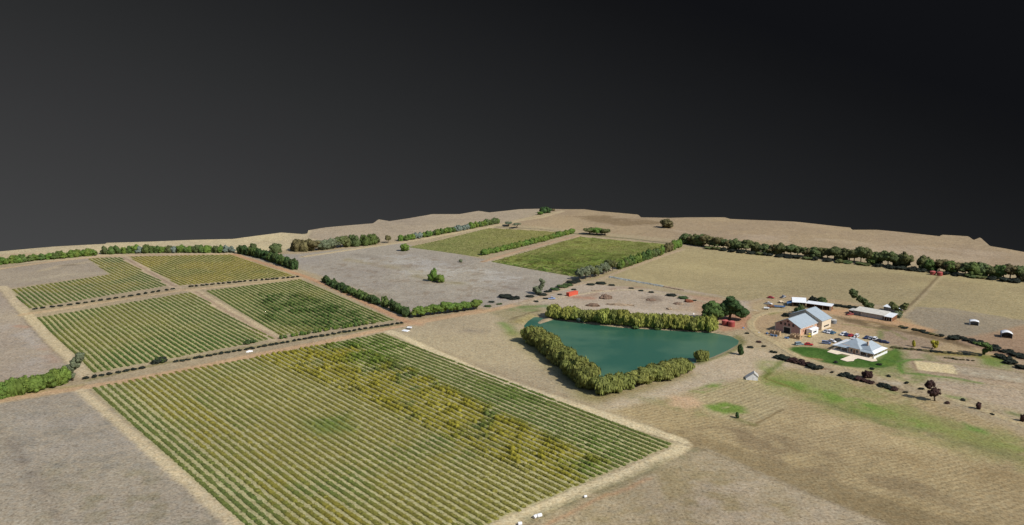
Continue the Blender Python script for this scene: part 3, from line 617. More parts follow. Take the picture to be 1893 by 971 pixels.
for blk, poly in BLOCKS.items():
    pr = [p[0] * PD.x + p[1] * PD.y for p in poly]; lo, hi = min(pr), max(pr)
    if blk == 'front': ud = (Vector(poly[2]) - Vector(poly[1])).normalized()
    elif blk == 'farleft': ud = (Vector(poly[3]) - Vector(poly[0])).normalized()
    elif blk == 'farright': ud = (Vector(poly[3]) - Vector(poly[0])).normalized()
    else: ud = (Vector(poly[-1 if blk != 'northwest' else -1]) - Vector(poly[0])).normalized() if blk in ('west', 'middle') else UD.normalized()
    pd = Vector((-ud.y, ud.x)); 
    if pd.x < 0: pd = -pd
    pr = [p[0] * pd.x + p[1] * pd.y for p in poly]; lo, hi = min(pr), max(pr)
    SP = 4.4 if blk.startswith('far') else 3.02; cnt = 0; s = lo + 1.2
    step = .45 if blk == 'front' else .8
    nfan = int((Vector(poly[1]) - Vector(poly[0])).length * abs((Vector(poly[1]) - Vector(poly[0])).normalized().dot(pd)) / SP)
    while s < hi - .5 if blk != 'front' else cnt < nfan:
        if blk == 'front':
            q_ = (cnt + .4) / nfan; p0_ = Vector(poly[0]).lerp(Vector(poly[1]), q_); p1_ = Vector(poly[3]).lerp(Vector(poly[2]), q_)
            ud = (p1_ - p0_).normalized(); pd = Vector((-ud.y, ud.x)); pd = -pd if pd.x < 0 else pd; s = p0_.x * pd.x + p0_.y * pd.y
        org = (pd.x * s, pd.y * s); ts = []
        for i in range(len(poly)):
            A_ = poly[i]; B_ = poly[(i + 1) % len(poly)]
            sa = A_[0] * pd.x + A_[1] * pd.y - s; sb = B_[0] * pd.x + B_[1] * pd.y - s
            if (sa > 0) != (sb > 0):
                q = sa / (sa - sb); X = (A_[0] + (B_[0] - A_[0]) * q, A_[1] + (B_[1] - A_[1]) * q); ts.append(X[0] * ud.x + X[1] * ud.y)
        ts.sort(); s += SP
        if blk == 'front': ts = [p0_.x * ud.x + p0_.y * ud.y, p1_.x * ud.x + p1_.y * ud.y]
        if len(ts) < 2 or ts[-1] - ts[0] < 6: continue
        cnt += 1; VV = []; QQ = []; CC = []; base = 0
        for t0, t1 in zip(ts[::2], ts[1::2]):
            if t1 - t0 < 3: continue
            t0 += rng.uniform(-.6, .6); t1 += rng.uniform(-.8, .8)
            t = np.arange(t0, t1, step); n = len(t)
            bx = org[0] + ud.x * t; by = org[1] + ud.y * t
            bx = bx + pd.x * (fbm(t, t * 0 + s, 30, 4, 1) - .5) * .5; by = by + pd.y * (fbm(t, t * 0 + s, 30, 4, 1) - .5) * .5
            c, hh = vcol(bx, by, blk)
            # individual plants: about 1.6 m apart, some weak or missing
            pl = np.floor(t / 1.6).astype(int); rp = _hash(pl, pl * 0 + cnt * 7, 11); rp2 = _hash(pl, pl * 0 + cnt * 3, 99)
            vig = .75 + .5 * rp; vig = np.where(rp2 < (.06 if blk != 'farright' else .02), .25, vig)
            if blk == 'front' and cnt <= 5: vig = np.where(rp2 < .28, .25, vig)
            end = np.minimum(t - t0, t1 - t); vig = vig * np.clip(.3 + end / 1.2, 0, 1)
            hh = hh * vig * rng.uniform(.8, 1.2, n); ww = .68 * (.65 + .45 * vig) * rng.uniform(.8, 1.2, n)
            if blk == 'front': ww = ww * 1.1
            if blk.startswith('far'): ww = ww * 1.3
            gzv = height(bx, by)
            prof = [(-1, -.05), (-.85, .62), (0, 1), (.85, .62), (1, -.05)]
            for k, (pa, pz) in enumerate(prof):
                off = pa * ww + rng.uniform(-.12, .12, n); zz = gzv + np.maximum(pz * hh, -.05) + rng.uniform(-.05, .05, n) * (pz > 0)
                VV.append(np.stack([bx + pd.x * off, by + pd.y * off, zz], 1)); CC.append(c * (rng.uniform(.75, 1.25, n) * (.85 + .3 * rp))[:, None])
            ix = base + np.arange(5 * n).reshape(5, n)
            QQ.append(np.stack([ix[:-1, :-1].ravel(), ix[:-1, 1:].ravel(), ix[1:, 1:].ravel(), ix[1:, :-1].ravel()], 1)); base += 5 * n
            # leaf sprays standing off the hedge
            nl = int((t1 - t0) * (7 if blk == 'front' else 2.5)); ti = rng.integers(0, n, nl); sz = rng.uniform(.12, .26, nl) * (1 if blk == 'front' else 1.5)
            lx = bx[ti] + rng.normal(0, .2, nl) * step * 2; off = rng.uniform(-1.05, 1.05, nl) * ww[ti]; 
            cxl = bx[ti] + pd.x * off + ud.x * rng.uniform(-.4, .4, nl); cyl_ = by[ti] + pd.y * off + ud.y * rng.uniform(-.4, .4, nl)
            czl = gzv[ti] + hh[ti] * (1.05 - .5 * np.abs(off / ww[ti])) + rng.uniform(-.05, .12, nl)
            a1 = rng.normal(size=(nl, 3)); a1 /= np.linalg.norm(a1, axis=1)[:, None]; b1 = np.cross(a1, rng.normal(size=(nl, 3))); b1 /= np.linalg.norm(b1, axis=1)[:, None]
            cc_ = np.stack([cxl, cyl_, czl], 1); q4 = np.stack([cc_ + a1 * sz[:, None], cc_ + b1 * sz[:, None] * .7, cc_ - a1 * sz[:, None], cc_ - b1 * sz[:, None] * .7], 1).reshape(-1, 3)
            VV.append(q4); CC.append(np.repeat(c[ti] * rng.uniform(.7, 1.35, nl)[:, None], 4, 0)); QQ.append(base + np.arange(4 * nl).reshape(-1, 4)); base += 4 * nl
        o = npmesh('vine_row', np.concatenate(VV), np.concatenate(QQ), VINE, None, False, {'col': ('FLOAT_COLOR', rgba(np.concatenate(CC)))})
        # origin at the row's own middle
        tag(o, ROWNAME[blk][0].format(nth(cnt)), 'vine row', ROWNAME[blk][1]); nrows += 1
print('vine rows', nrows)


# ---------------------------------------------------------------- foliage
def ico(sub):
    bm = bmesh.new(); bmesh.ops.create_icosphere(bm, subdivisions=sub, radius=1)
    v = np.array([p.co[:] for p in bm.verts]); f = np.array([[q.index for q in p.verts] for p in bm.faces]); bm.free(); return v, f
ICO = ico(2)
def crown_data(lobes, leaf, dens, droop=0.0, seed=1, sub=13, rs=.36):
    """lobes (cx,cy,cz,rx,ry,rz) -> clumps on each lobe, leaf faces over the clumps"""
    g_ = np.random.default_rng(seed); V = []; Fq = []; A = []; b = 0
    def leaves(c, r, n, up):
        nonlocal b
        d = g_.normal(size=(n, 3)); d /= np.linalg.norm(d, axis=1)[:, None]; d[:, 2] = np.where(d[:, 2] < up, -d[:, 2], d[:, 2])
        p = c + d * r * g_.uniform(.82, 1.12, n)[:, None]; p[:, 2] = np.maximum(p[:, 2], .1)
        t1 = np.cross(d, g_.normal(size=(n, 3))); t1 /= np.linalg.norm(t1, axis=1)[:, None]
        nn = d + g_.normal(size=(n, 3)) * .45; t1 = np.cross(nn, t1); t1 /= np.linalg.norm(t1, axis=1)[:, None]; t2 = np.cross(nn, t1); t2 /= np.linalg.norm(t2, axis=1)[:, None]
        s = leaf * g_.uniform(.55, 1.25, n)[:, None]; l1 = s.copy()
        if droop:
            dn = np.stack([d[:, 0] * .25, d[:, 1] * .25, -np.ones(n)], 1); dn /= np.linalg.norm(dn, axis=1)[:, None]
            side = np.abs(d[:, 2]) < .75; t1 = np.where(side[:, None], dn, t1); l1 = np.where(side[:, None], s * (1 + droop), s)
            t2 = np.cross(t1, nn); t2 /= np.linalg.norm(t2, axis=1)[:, None]; s = np.where(side[:, None], s * .7, s)
        q = np.stack([p + t1 * l1, p + t2 * s * .7, p - t1 * l1, p - t2 * s * .7], 1).reshape(-1, 3); q[:, 2] = np.maximum(q[:, 2], .02)
        V.append(q); Fq.append(b + np.arange(4 * n).reshape(-1, 4)); A.append(np.repeat(g_.uniform(.6, 1.45, n), 4)); b += 4 * n
    tri = []
    for (cx, cy, cz, rx, ry, rz) in lobes:
        c = np.array([cx, cy, cz]); r = np.array([rx, ry, rz])
        cl = [(c, r * .82)]
        for i in range(sub):
            d = g_.normal(size=3); d /= np.linalg.norm(d)
            k = g_.uniform(.7, 1.35) * rs
            cl.append((c + d * r * (1.02 - k * .75), r * k * np.array([1, 1, g_.uniform(.9, 1.2)])))
        for j, (cc, rr) in enumerate(cl):
            v = ICO[0]; nz = 1 + .16 * (fbm(v[:, 0] * 3 + j * 5, v[:, 1] * 3 + v[:, 2] * 4, 1.3, seed + j, 2) - .5) * 2
            q = cc + v * rr * nz[:, None] * .93; q[:, 2] = np.maximum(q[:, 2], .03)
            V.append(q); tri.append(b + ICO[1]); vv = g_.uniform(.8, 1.15); A.append(np.full(len(v), vv)); b += len(v)
            area = 4 * math.pi * ((rr[0] * rr[1] + rr[0] * rr[2] + rr[1] * rr[2]) / 3)
            leaves(cc, rr, max(6, int(area * dens * (.35 if j == 0 else 1))), -.65)
    T = np.concatenate(tri); Q4 = np.concatenate(Fq)
    return np.concatenate(V), [tuple(t) for t in T.tolist()] + [tuple(t) for t in Q4.tolist()], np.concatenate(A)
LM = {
 'willow': leafmat('willow_leaves', (112, 116, 60), .012, .08), 'willow_y': leafmat('willow_leaves_yellow', (132, 136, 66), .012, .08),
 'gum': leafmat('gum_leaves', (84, 92, 56), .035, .22), 'gumbrown': leafmat('brownish_gum_leaves', (96, 90, 60), .02, .15),
 'bright': leafmat('bright_leaves', (92, 112, 50), .02, .14), 'mid': leafmat('mid_green_leaves', (78, 96, 50), .02, .15), 'dark': leafmat('dark_leaves', (60, 78, 44), .02, .15),
 'blue': leafmat('blue_grey_leaves', (106, 118, 108), .01, .1), 'greygreen': leafmat('grey_green_leaves', (98, 106, 82), .01, .1),
 'plum': leafmat('plum_leaves', (62, 44, 40), .01, .15), 'shade': leafmat('shadow_dark_leaves', (40, 46, 38), .02, .2), 'yellow': leafmat('yellow_leaves', (150, 146, 52), .02, .1),  # shade leaves: the dark of tree shadows put into leaf colour
}
BARK = flat('bark', (96, 84, 70), .9, 0, .3, 4, .1)
MESH = {}
def mesh_of(kind, mat):
    key = (kind, mat)
    if key in MESH: return MESH[key]
    if (kind, None) not in MESH:
        S = {  # lobes, leaf, density, droop
         'round': ([(0, 0, 5.0, 4, 4, 3.1)], .34, 2.6, 0), 'round2': ([(-1.2, .4, 5.0, 3.0, 3, 2.8), (1.5, -.3, 4.5, 2.7, 2.7, 2.4)], .34, 2.6, 0),
         'round3': ([(0, .3, 5.6, 2.9, 2.9, 2.4), (1.6, -.8, 3.9, 2.5, 2.4, 1.9), (-1.7, 0, 3.8, 2.4, 2.4, 2.0)], .34, 2.6, 0),
         'bush': ([(0, 0, 3.4, 4, 4, 4.2)], .38, 2.4, 0), 'bush2': ([(-1.3, .5, 3.2, 3, 3.2, 4.0), (1.5, -.4, 3.4, 2.9, 3, 4.4)], .38, 2.4, 0),
         'bush3': ([(0, 0, 4.6, 2.8, 2.8, 3.3), (1.4, .8, 2.6, 2.8, 2.8, 2.8), (-1.6, -.6, 2.4, 2.7, 2.7, 2.6)], .38, 2.4, 0),
         'weep': ([(0, 0, 4.3, 3.7, 3.7, 3.6), (.5, -.6, 2.6, 3.7, 3.6, 2.7)], .4, 3.0, 1.5), 'weep2': ([(-1, .6, 4.4, 2.9, 2.8, 3.5), (1.3, -.5, 3.7, 2.9, 3, 3.6), (0, 0, 2.2, 3.8, 3.8, 2.2)], .4, 3.0, 1.5),
         'weep3': ([(.3, .3, 5.0, 3.1, 3.1, 3.0), (-1.5, -.8, 3.2, 2.7, 2.7, 3.1), (1.6, -.6, 3.0, 2.6, 2.7, 2.9)], .4, 3.0, 1.5),
         'low': ([(-1.6, 0, 1.4, 2.4, 2.4, 1.3), (1.6, .2, 1.6, 2.3, 2.6, 1.5), (0, -1.2, 1.0, 2.6, 2.0, 1.0)], .42, 2.6, 0), 'low2': ([(0, 0, 1.5, 3.8, 3.0, 1.5), (1.2, -1.5, 1.0, 2.2, 1.8, 1.0)], .42, 2.6, 0),
         'flat': ([(-2.2, 0, 5.9, 2.0, 2.3, 1.2), (.2, .5, 6.6, 2.1, 2.3, 1.3), (2.3, -.2, 5.8, 1.9, 2.2, 1.2)], .32, 2.8, 0)}
        lo_, lf, dn, dr = S[kind]; V, Fc, A = crown_data(lo_, lf, dn, dr, hash_seed(kind))
        me = bpy.data.meshes.new('crown'); me.from_pydata(V.tolist(), [], Fc); me.update()
        a_ = me.attributes.new('var', 'FLOAT', 'POINT'); a_.data.foreach_set('value', A.astype(np.float32)); MESH[(kind, None)] = me
    me = MESH[(kind, None)].copy(); me.materials.append(LM[mat]); MESH[key] = me; return me
def hash_seed(s_): return sum(ord(c) * (i + 3) for i, c in enumerate(s_))
def trunk_mesh(kind):
    if kind in MESH: return MESH[kind]
    mb = MB()
    if kind == 'trunk_low':
        mb.cyl((0, 0, -.3), (0, 0, 1.2), .28, .2, 8)
        for a_ in (0.4, 2.3, 4.4): mb.cyl((0, 0, .8), (math.cos(a_) * 1.3, math.sin(a_) * 1.3, 1.9), .14, .06, 6)
    else:
        mb.cyl((0, 0, -.4), (.1, 0, 2.4), .34, .25, 8)
        for a_, l in ((0.3, 1.6), (2.2, 1.9), (4.1, 1.5), (5.4, 1.2)): mb.cyl((.1, 0, 2.1), (math.cos(a_) * l, math.sin(a_) * l, 4.9), .18, .07, 6)
    me = bpy.data.meshes.new('trunk'); me.from_pydata(mb.v, [], mb.f); me.update(); me.materials.append(BARK); MESH[kind] = me; return me
rnd = random.Random(8)
def mpp(p): return (p[1] * math.cos(PITCH) + (CAM_H - p[2]) * math.sin(PITCH)) / F
def tree(p, kind, mat, W, Hh, name, label, cat='tree', group=None, rz=None, lift=0):
    """crown about 8 m wide and 8 m high in its prototype, scaled to W x Hh metres"""
    root = empty(name, (p[0], p[1], H(p[0], p[1]) + lift), rnd.uniform(0, 6.28) if rz is None else rz); h0 = 3.2 if kind.startswith('low') else 8.0
    root.scale = (W / 8.2 * rnd.uniform(.92, 1.08), W / 8.2, Hh / h0)
    c = bpy.data.objects.new('crown', mesh_of(kind, mat)); COL.objects.link(c); c.parent = root
    t = bpy.data.objects.new('trunk', trunk_mesh('trunk_low' if kind.startswith('low') else 'trunk')); COL.objects.link(t); t.parent = root
    return tag(root, label, cat, group)
def along(px, spacing, jit=.25, n=None):
    pts = [Vector(at2(*q)) for q in px]; Ls = [(pts[i + 1] - pts[i]).length for i in range(len(pts) - 1)]; T = sum(Ls); n = n or max(1, int(T / spacing))
    res = []
    for k in range(n):
        d = (k + .5) / n * T + rnd.uniform(-jit, jit) * spacing; d = min(max(d, 0), T - 1e-3)
        i = 0
        while i < len(Ls) - 1 and d > Ls[i]: d -= Ls[i]; i += 1
        res.append(pts[i].lerp(pts[i + 1], d / Ls[i]) )
    return res
def row(px, spacing, kinds, mats, W, Hh, name, label, group, cat='tree', jit=.2, wob=.6, n=None, lift=0):
    ps = along(px, spacing, jit, n)
    for i, p in enumerate(ps):
        m_ = mats(i / max(1, len(ps) - 1)) if callable(mats) else rnd.choice(mats)
        w_ = W * rnd.uniform(.85, 1.15); h_ = Hh * rnd.uniform(.82, 1.16)
        tree((p.x + rnd.uniform(-wob, wob), p.y + rnd.uniform(-wob, wob)), rnd.choice(kinds), m_, w_, h_, name, label.format(nth(i + 1)), cat, group, None, lift)
B3 = ['bush', 'bush2', 'bush3']; R3 = ['round', 'round2', 'round3']; W3 = ['weep', 'weep2', 'weep3']
# willows round the pond
row([(984, 632), (1010, 648), (1035, 668), (1062, 692), (1088, 717)], 3.8, W3, ['willow'], 12, 9.4, 'willow_tree', 'olive-yellow weeping willow in the pond\'s left bank row, {} from the far end', 'willows on the left bank of the pond', wob=.9)
row([(996, 640), (1050, 684)], 12, W3, ['willow'], 8, 6.0, 'willow_tree', 'small willow on the outer side of the pond\'s left bank row, {} from far end', 'outer willows on the left bank of the pond')
row([(1022, 586), (1050, 591), (1100, 598), (1160, 606), (1230, 612), (1318, 616)], 4.6, W3, ['willow_y', 'willow', 'willow_y'], 10.2, 8.0, 'willow_tree', 'yellow-green weeping willow along the pond\'s far bank, {} from the left', 'willows on the far bank of the pond', wob=.8)
row([(1103, 727), (1132, 724), (1160, 716)], 4.6, W3, ['willow'], 11, 8, 'willow_tree', 'olive willow at the pond\'s near corner, {} from the left', 'willows at the near corner of the pond')
row([(1172, 713), (1200, 704), (1228, 696), (1262, 684)], 3.6, ['round', 'round2', 'weep'], ['willow'], 12, 6.8, 'willow_tree', 'olive willow with shaded underside on the pond\'s near bank, {} from the left', 'willows on the near bank of the pond')
p = at(1296, 668); tree(p, 'weep2', 'willow', 7.6, 6.4, 'willow_tree', 'single small rounded willow standing at the water\'s edge right of the near row')
# small blue-green reeds at the foot of the far row
row([(1040, 597), (1100, 604), (1180, 613), (1250, 618)], 15, ['low', 'low2'], ['mid', 'blue'], 5.5, 2.6, 'waterside_shrub', 'low blue-green shrub in the water below the far willows, {} from the left', 'shrubs at the far waterline', 'shrub')
# left foreground hedge and leaning tree
row([(-90, 752), (0, 735), (60, 723), (124, 708)], 3.0, B3, ['bright'], 8.4, 7.4, 'hedge_tree', 'bright green tree of the dense foreground hedge at the left edge, {} from left', 'trees of the left foreground hedge')
# upper left windbreaks
row([(-70, 500), (0, 489), (80, 480), (178, 472)], 4.2, B3, ['bright', 'bright', 'bright', 'mid'], 9, 6.2, 'hedge_tree', 'bright green tree of the upper-left windbreak, {} from the left frame edge', 'trees of the upper left windbreak')
row([(190, 470), (240, 468), (330, 467), (432, 467)], 4.8, B3, lambda t: 'blue' if (0.26 < t < .3 or .5 < t < .58 or t > .93) else rnd.choice(['bright', 'mid', 'gum']), 8.6, 7.0, 'hedge_tree', 'green or blue-grey tree in the windbreak behind the back vineyards, {} from left', 'trees of the back windbreak')
row([(460, 466), (478, 466)], 8, R3, ['gumbrown', 'gum'], 8, 7.5, 'gum_tree', 'brownish gum by the corner of the far left track, {} from the left', 'gums at the far left corner')
row([(503, 468), (522, 467)], 6, B3, ['gum'], 11, 8.5, 'gum_tree', 'dark-bottomed gum left of the long gum belt, {} from the left', 'pair of gums left of the belt')
row([(540, 464), (575, 464), (620, 459), (656, 455)], 5.4, ['round', 'bush', 'round3', 'bush2'], lambda t: 'gumbrown' if t < .4 else ('greygreen' if t < .8 else 'gum'), 12, 10, 'gum_tree', 'rounded gum in the shaded belt above the centre paddock, {} from the left', 'gum belt above the centre paddock')
row([(668, 455), (700, 450)], 5.5, B3, ['gum', 'mid'], 11, 9.5, 'gum_tree', 'green gum in the short clump right of the gum belt, {} from left', 'short gum clump above the centre paddock')
row([(708, 449), (728, 449)], 9, R3, ['gumbrown'], 6.5, 7, 'gum_tree', 'small brown gum before the far hedge starts, {} from the left', 'small brown gums at the far hedge')
row([(738, 446), (800, 436), (860, 425), (922, 413)], 4.4, B3, lambda t: 'blue' if (.48 < t < .66 or abs(t - .15) < .02) else rnd.choice(['bright', 'bright', 'mid', 'gum']), 7.4, 6.2, 'hedge_tree', 'low tree in the far hedge along the pale track, {} from the left', 'trees of the far hedge by the pale track')
# diagonal windbreaks beside the orange track
row([(444, 468), (490, 479), (548, 499)], 4.0, B3, ['dark', 'dark', 'mid'], 6.4, 8.0, 'windbreak_tree', 'dark green tree beside the orange track, upper stretch, {} from the far end', 'upper windbreak beside the orange track')
row([(598, 521), (626, 534), (640, 541), (698, 563)], 4.0, B3, ['dark', 'dark', 'mid'], 6, 5.2, 'windbreak_tree', 'dark green tree beside the orange track, middle stretch, {} from the far end', 'middle windbreak beside the orange track')
row([(707, 566), (735, 577), (756, 587)], 4.2, B3, ['dark', 'mid'], 5.4, 6.4, 'windbreak_tree', 'dark green tree beside the orange track, near stretch, {} from the far end', 'near windbreak beside the orange track')
row([(766, 587), (800, 582), (850, 576), (888, 571)], 2.8, R3, ['bright'], 8, 6.6, 'hedge_tree', 'bright green tree in the hedge above the road junction, {} from left', 'hedge above the road junction')
row([(892, 472), (940, 461), (1000, 447), (1060, 431)], 3.4, B3, ['bright'], 6.6, 5.0, 'hedge_tree', 'clipped bright green tree between the two far vineyards, {} from near end', 'hedge between the two far vineyards')
# trees beside the upper right paddock, then the long right windbreak
row([(1070, 519), (1100, 512), (1135, 500)], 5, R3, ['gum', 'greygreen'], 8, 9, 'gum_tree', 'grey-green gum at the near corner of the far green vineyard, {} from the left', 'gums at the corner of the far green vineyard')
row([(1140, 499), (1180, 485), (1225, 470)], 4.6, B3, ['bright', 'mid', 'gum', 'mid'], 6.5, 7.5, 'windbreak_tree', 'mixed green tree between vineyard and paddock, {} from the near end', 'trees between far vineyard and paddock')
row([(1230, 468), (1260, 455)], 4.6, B3, lambda t: 'gumbrown' if t < .3 else 'bright', 5.5, 8.5, 'windbreak_tree', 'upright green tree at the far paddock corner, {} from the near end', 'trees at the far paddock corner')
row([(1266, 450), (1330, 460), (1440, 470), (1534, 479)], 4.8, ['round', 'bush', 'round2', 'round3'], ['gum', 'gum', 'gumbrown'], 13, 9.6, 'gum_tree', 'rounded olive gum in the long right windbreak, far half, {} from the left', 'long right windbreak, far half')
row([(1540, 480), (1600, 487), (1682, 497)], 4.8, ['round', 'bush3', 'round2'], ['gum', 'mid', 'gum'], 13, 12, 'gum_tree', 'taller green gum in the right windbreak left of its gap, {} from left', 'tall gums of the right windbreak')
row([(1702, 499), (1780, 508), (1893, 519), (1990, 532)], 4.8, ['round', 'bush', 'round2', 'round3'], ['gum', 'mid', 'gumbrown', 'gum'], 12.5, 11, 'gum_tree', 'green gum in the right windbreak beyond the red tanks, {} from left', 'right windbreak beyond the red tanks')
# added low dark shrubs imitating the shade at the windbreak foot
row([(1300, 459), (1440, 475), (1560, 486), (1690, 501), (1893, 524)], 8, ['low', 'low2'], ['shade', 'shade', 'gum'], 10, 2.6, 'foot_shade_shrub', 'low dark shrub imitating shade at the foot of the right windbreak, {} from the left', 'shade shrubs at the foot of the right windbreak', 'shrub')
# trees that stand alone
def lone(px, py, wpx, hpx, kind, mat, name, label, cat='tree', group=None):
    p = at(px, py); k = mpp(p); return tree(p, kind, mat, wpx * k, hpx * k, name, label, cat, group)
lone(1233, 421, 27, 17, 'bush', 'gumbrown', 'gum_tree', 'lone dense brown-green tree in the open far right paddock')
lone(1008, 394, 22, 12, 'bush2', 'dark', 'gum_tree', 'dark green tree on the skyline at the end of the far track')
lone(998, 397, 12, 6, 'bush', 'bright', 'roadside_shrub_and_shadow', 'small light green shrub just left of the skyline tree', 'shrub')
lone(1023, 390, 9, 4, 'bush', 'gumbrown', 'roadside_shrub_and_shadow', 'tiny brown shrub just right of the skyline tree', 'shrub')
lone(940, 418, 26, 8, 'flat', 'greygreen', 'gum_tree', 'flat-topped grey gum behind the far olive vineyard, left one of two')
lone(955, 422, 22, 10, 'flat', 'greygreen', 'gum_tree', 'flat-topped grey gum behind the far olive vineyard, right one of two')
lone(1090, 433, 26, 12, 'round', 'gum', 'gum_tree', 'spreading gum behind the far green vineyard, leftmost of three')
lone(1103, 434, 26, 13, 'round', 'bright', 'gum_tree', 'spreading light green gum behind the far green vineyard, middle of three')
lone(1118, 435, 24, 12, 'round', 'gum', 'gum_tree', 'spreading gum behind the far green vineyard, rightmost of three')
lone(748, 464, 18, 14, 'bush', 'bright', 'lone_bush', 'round light green bush at the left corner of the far olive vineyard', 'bush')
lone(852, 485, 8, 6, 'bush', 'greygreen', 'lone_bush', 'tiny grey bush below the far olive vineyard', 'bush')
lone(801, 520, 20, 25, 'bush3', 'bright', 'paddock_tree', 'bright green tree alone in the centre paddock, left and taller half of the pair')
lone(815, 522, 18, 15, 'bush', 'bright', 'paddock_tree', 'bright green low tree alone in the centre paddock, right half of the pair')
lone(1369, 656, 13, 21, 'bush', 'dark', 'lone_tree', 'small upright dark green tree right of the pond on open dry grass')
lone(1363, 773, 8, 12, 'bush', 'dark', 'cypress_tree', 'tiny dark cypress on the stubble below the vegetable plot')
lone(1603, 698, 19, 14, 'bush2', 'plum', 'plum_bush', 'maroon rounded bush beside the driveway below the homestead', 'bush')
lone(1809, 757, 10, 15, 'bush', 'plum', 'plum_tree', 'small maroon tree beside the driveway, second from the right frame edge')
lone(1891, 779, 14, 15, 'bush', 'plum', 'plum_tree', 'small maroon tree beside the driveway cut by the right frame edge')
lone(1689, 641, 7, 13, 'bush', 'yellow', 'sapling', 'thin yellow-green sapling along the garden path, leftmost of three')
lone(1345, 606, 8, 7, 'bush', 'gumbrown', 'small_shrub', 'small brown shrub touching the left red tank under the fig trees', 'shrub') if False else None
# trees with their own outline
def shaped(px, py, lobes, mat, name, label, limbs, seed, dens=2.6, leaf=.34, cat='tree'):
    """lobes in photograph-pixel offsets from the base scaled to metres: (dx right, dz up, rx, rz, dy)"""
    p = at(px, py); k = mpp(p); az_ = -math.atan2(p.x, p.y)
    root = empty(name, p, az_); lb = [(a_ * k, (q[4] if len(q) > 4 else 0), b_ * k, q[2] * k, q[2] * k, q[3] * k) for q in lobes for a_, b_ in [(q[0], q[1])]]
    V, Fc, A = crown_data(lb, leaf, dens, 0, seed)
    me = bpy.data.meshes.new('crown'); me.from_pydata(V.tolist(), [], Fc); me.update(); a_ = me.attributes.new('var', 'FLOAT', 'POINT'); a_.data.foreach_set('value', A.astype(np.float32)); me.materials.append(LM[mat])
    c = bpy.data.objects.new('crown', me); COL.objects.link(c); c.parent = root
    mb = MB()
    for (x0, z0, r0_), (x1, z1, r1_) in limbs: mb.cyl((x0 * k, 0, z0 * k), (x1 * k, 0, z1 * k), r0_, r1_, 8)
    mb.build('trunk', BARK, root, True); return tag(root, label, cat)
shaped(134, 704, [(-16, 10, 8, 5), (-4, 12, 9, 8), (-2, 22, 10, 9), (7, 32, 10, 9), (14, 40, 10, 9), (16, 46, 8, 6)], 'greygreen', 'leaning_gum', 'tall grey-green gum leaning right at the end of the foreground hedge',
       [((0, -1, .5), (1, 16, .4)), ((1, 16, .4), (12, 38, .2)), ((0, 8, .25), (-14, 10, .12))], 21)
shaped(1609, 571, [(-3, 5, 10, 6), (-12, 13, 9, 7), (-20, 17, 7, 6), (-30, 25, 9, 7), (-31, 29, 8, 6)], 'gum', 'leaning_gum', 'bent gum stretching left behind the long white-roofed shed',
       [((0, -1, .5), (-6, 8, .4)), ((-6, 8, .4), (-28, 25, .2))], 22)
shaped(1660, 584, [(1, 8, 7, 7), (-6, 16, 7, 6), (-11, 20, 6, 6), (8, 17, 6.5, 5), (11, 21, 6, 5)], 'gum', 'forked_gum', 'gum with a crown forked into a V behind the sheds',
       [((0, -1, .5), (0, 8, .4)), ((0, 8, .3), (-10, 19, .15)), ((0, 8, .3), (10, 19, .15))], 23)
shaped(1657, 587, [(0, 6, 8, 7), (4, 4, 6, 5)], 'greygreen', 'grey_bush', 'grey-green bush against the right end of the long shed', [((0, -1, .4), (0, 6, .2))], 24, cat='bush')
shaped(1820, 656, [(-2, 3, 3, 3), (0, 8, 5, 4), (6, 12, 5, 6), (0, 19, 8, 4.5), (-9, 19.5, 7, 2.5), (-16, 20.5, 5, 1.8), (7, 14, 5, 6)], 'mid', 'curved_tree', 'curved green tree with a crown sweeping left by the garden path',
       [((-3, -1, .35), (1, 9, .25)), ((1, 9, .25), (0, 18, .15))], 25)
shaped(1725, 645, [(3, 7, 4.5, 5), (-1, 13, 5, 4), (6, 11, 3.5, 5), (0, 6, 2.5, 3)], 'yellow', 'sapling', 'yellow-leaved forked sapling along the garden path, middle of three',
       [((-3, -1, .2), (1, 8, .12))], 26, 3.2, .28)
shaped(994, 544, [(0, 6, 8, 7), (-3, 9, 7, 6), (5, 13, 5, 5), (8, 18, 4.2, 5.5), (9, 24, 5, 4), (6, 26, 4.5, 3.5)], 'greygreen', 'gum_tree', 'slender gum with a narrow upper crown at the paddock corner near the road',
       [((0, -1, .4), (1, 6, .3)), ((1, 6, .3), (8, 22, .12))], 27)
shaped(1319, 591, [(-4, 14, 15, 14), (-8, 22, 14, 11), (6, 16, 14, 12), (-9, 10, 13, 9), (-2, 27, 13, 8)], 'mid', 'fig_tree', 'large rounded green tree left of the darker giant by the red tanks',
       [((6, -1, .7), (0, 10, .5)), ((0, 8, .4), (-10, 16, .2))], 28, 2.2, .42)
shaped(1350, 591, [(-6, 22, 16, 13), (6, 25, 17, 13), (16, 17, 15, 12), (0, 34, 15, 9), (-12, 20, 13, 12), (22, 14, 11, 9)], 'dark', 'fig_tree', 'giant dark green tree casting deep shade beside the red tanks',
       [((-2, -1, .9), (0, 12, .7)), ((0, 10, .5), (14, 18, .2)), ((0, 10, .5), (-12, 20, .2))], 29, 2.2, .42)
shaped(1726, 741, [(-2, 15, 9.5, 8), (-9, 30, 9, 8), (2, 18, 9, 7)], 'plum', 'plum_tree', 'tall dark maroon tree of two stacked crowns beside the driveway',
       [((2, -1, .4), (0, 12, .3)), ((0, 12, .3), (-8, 28, .12))], 30)
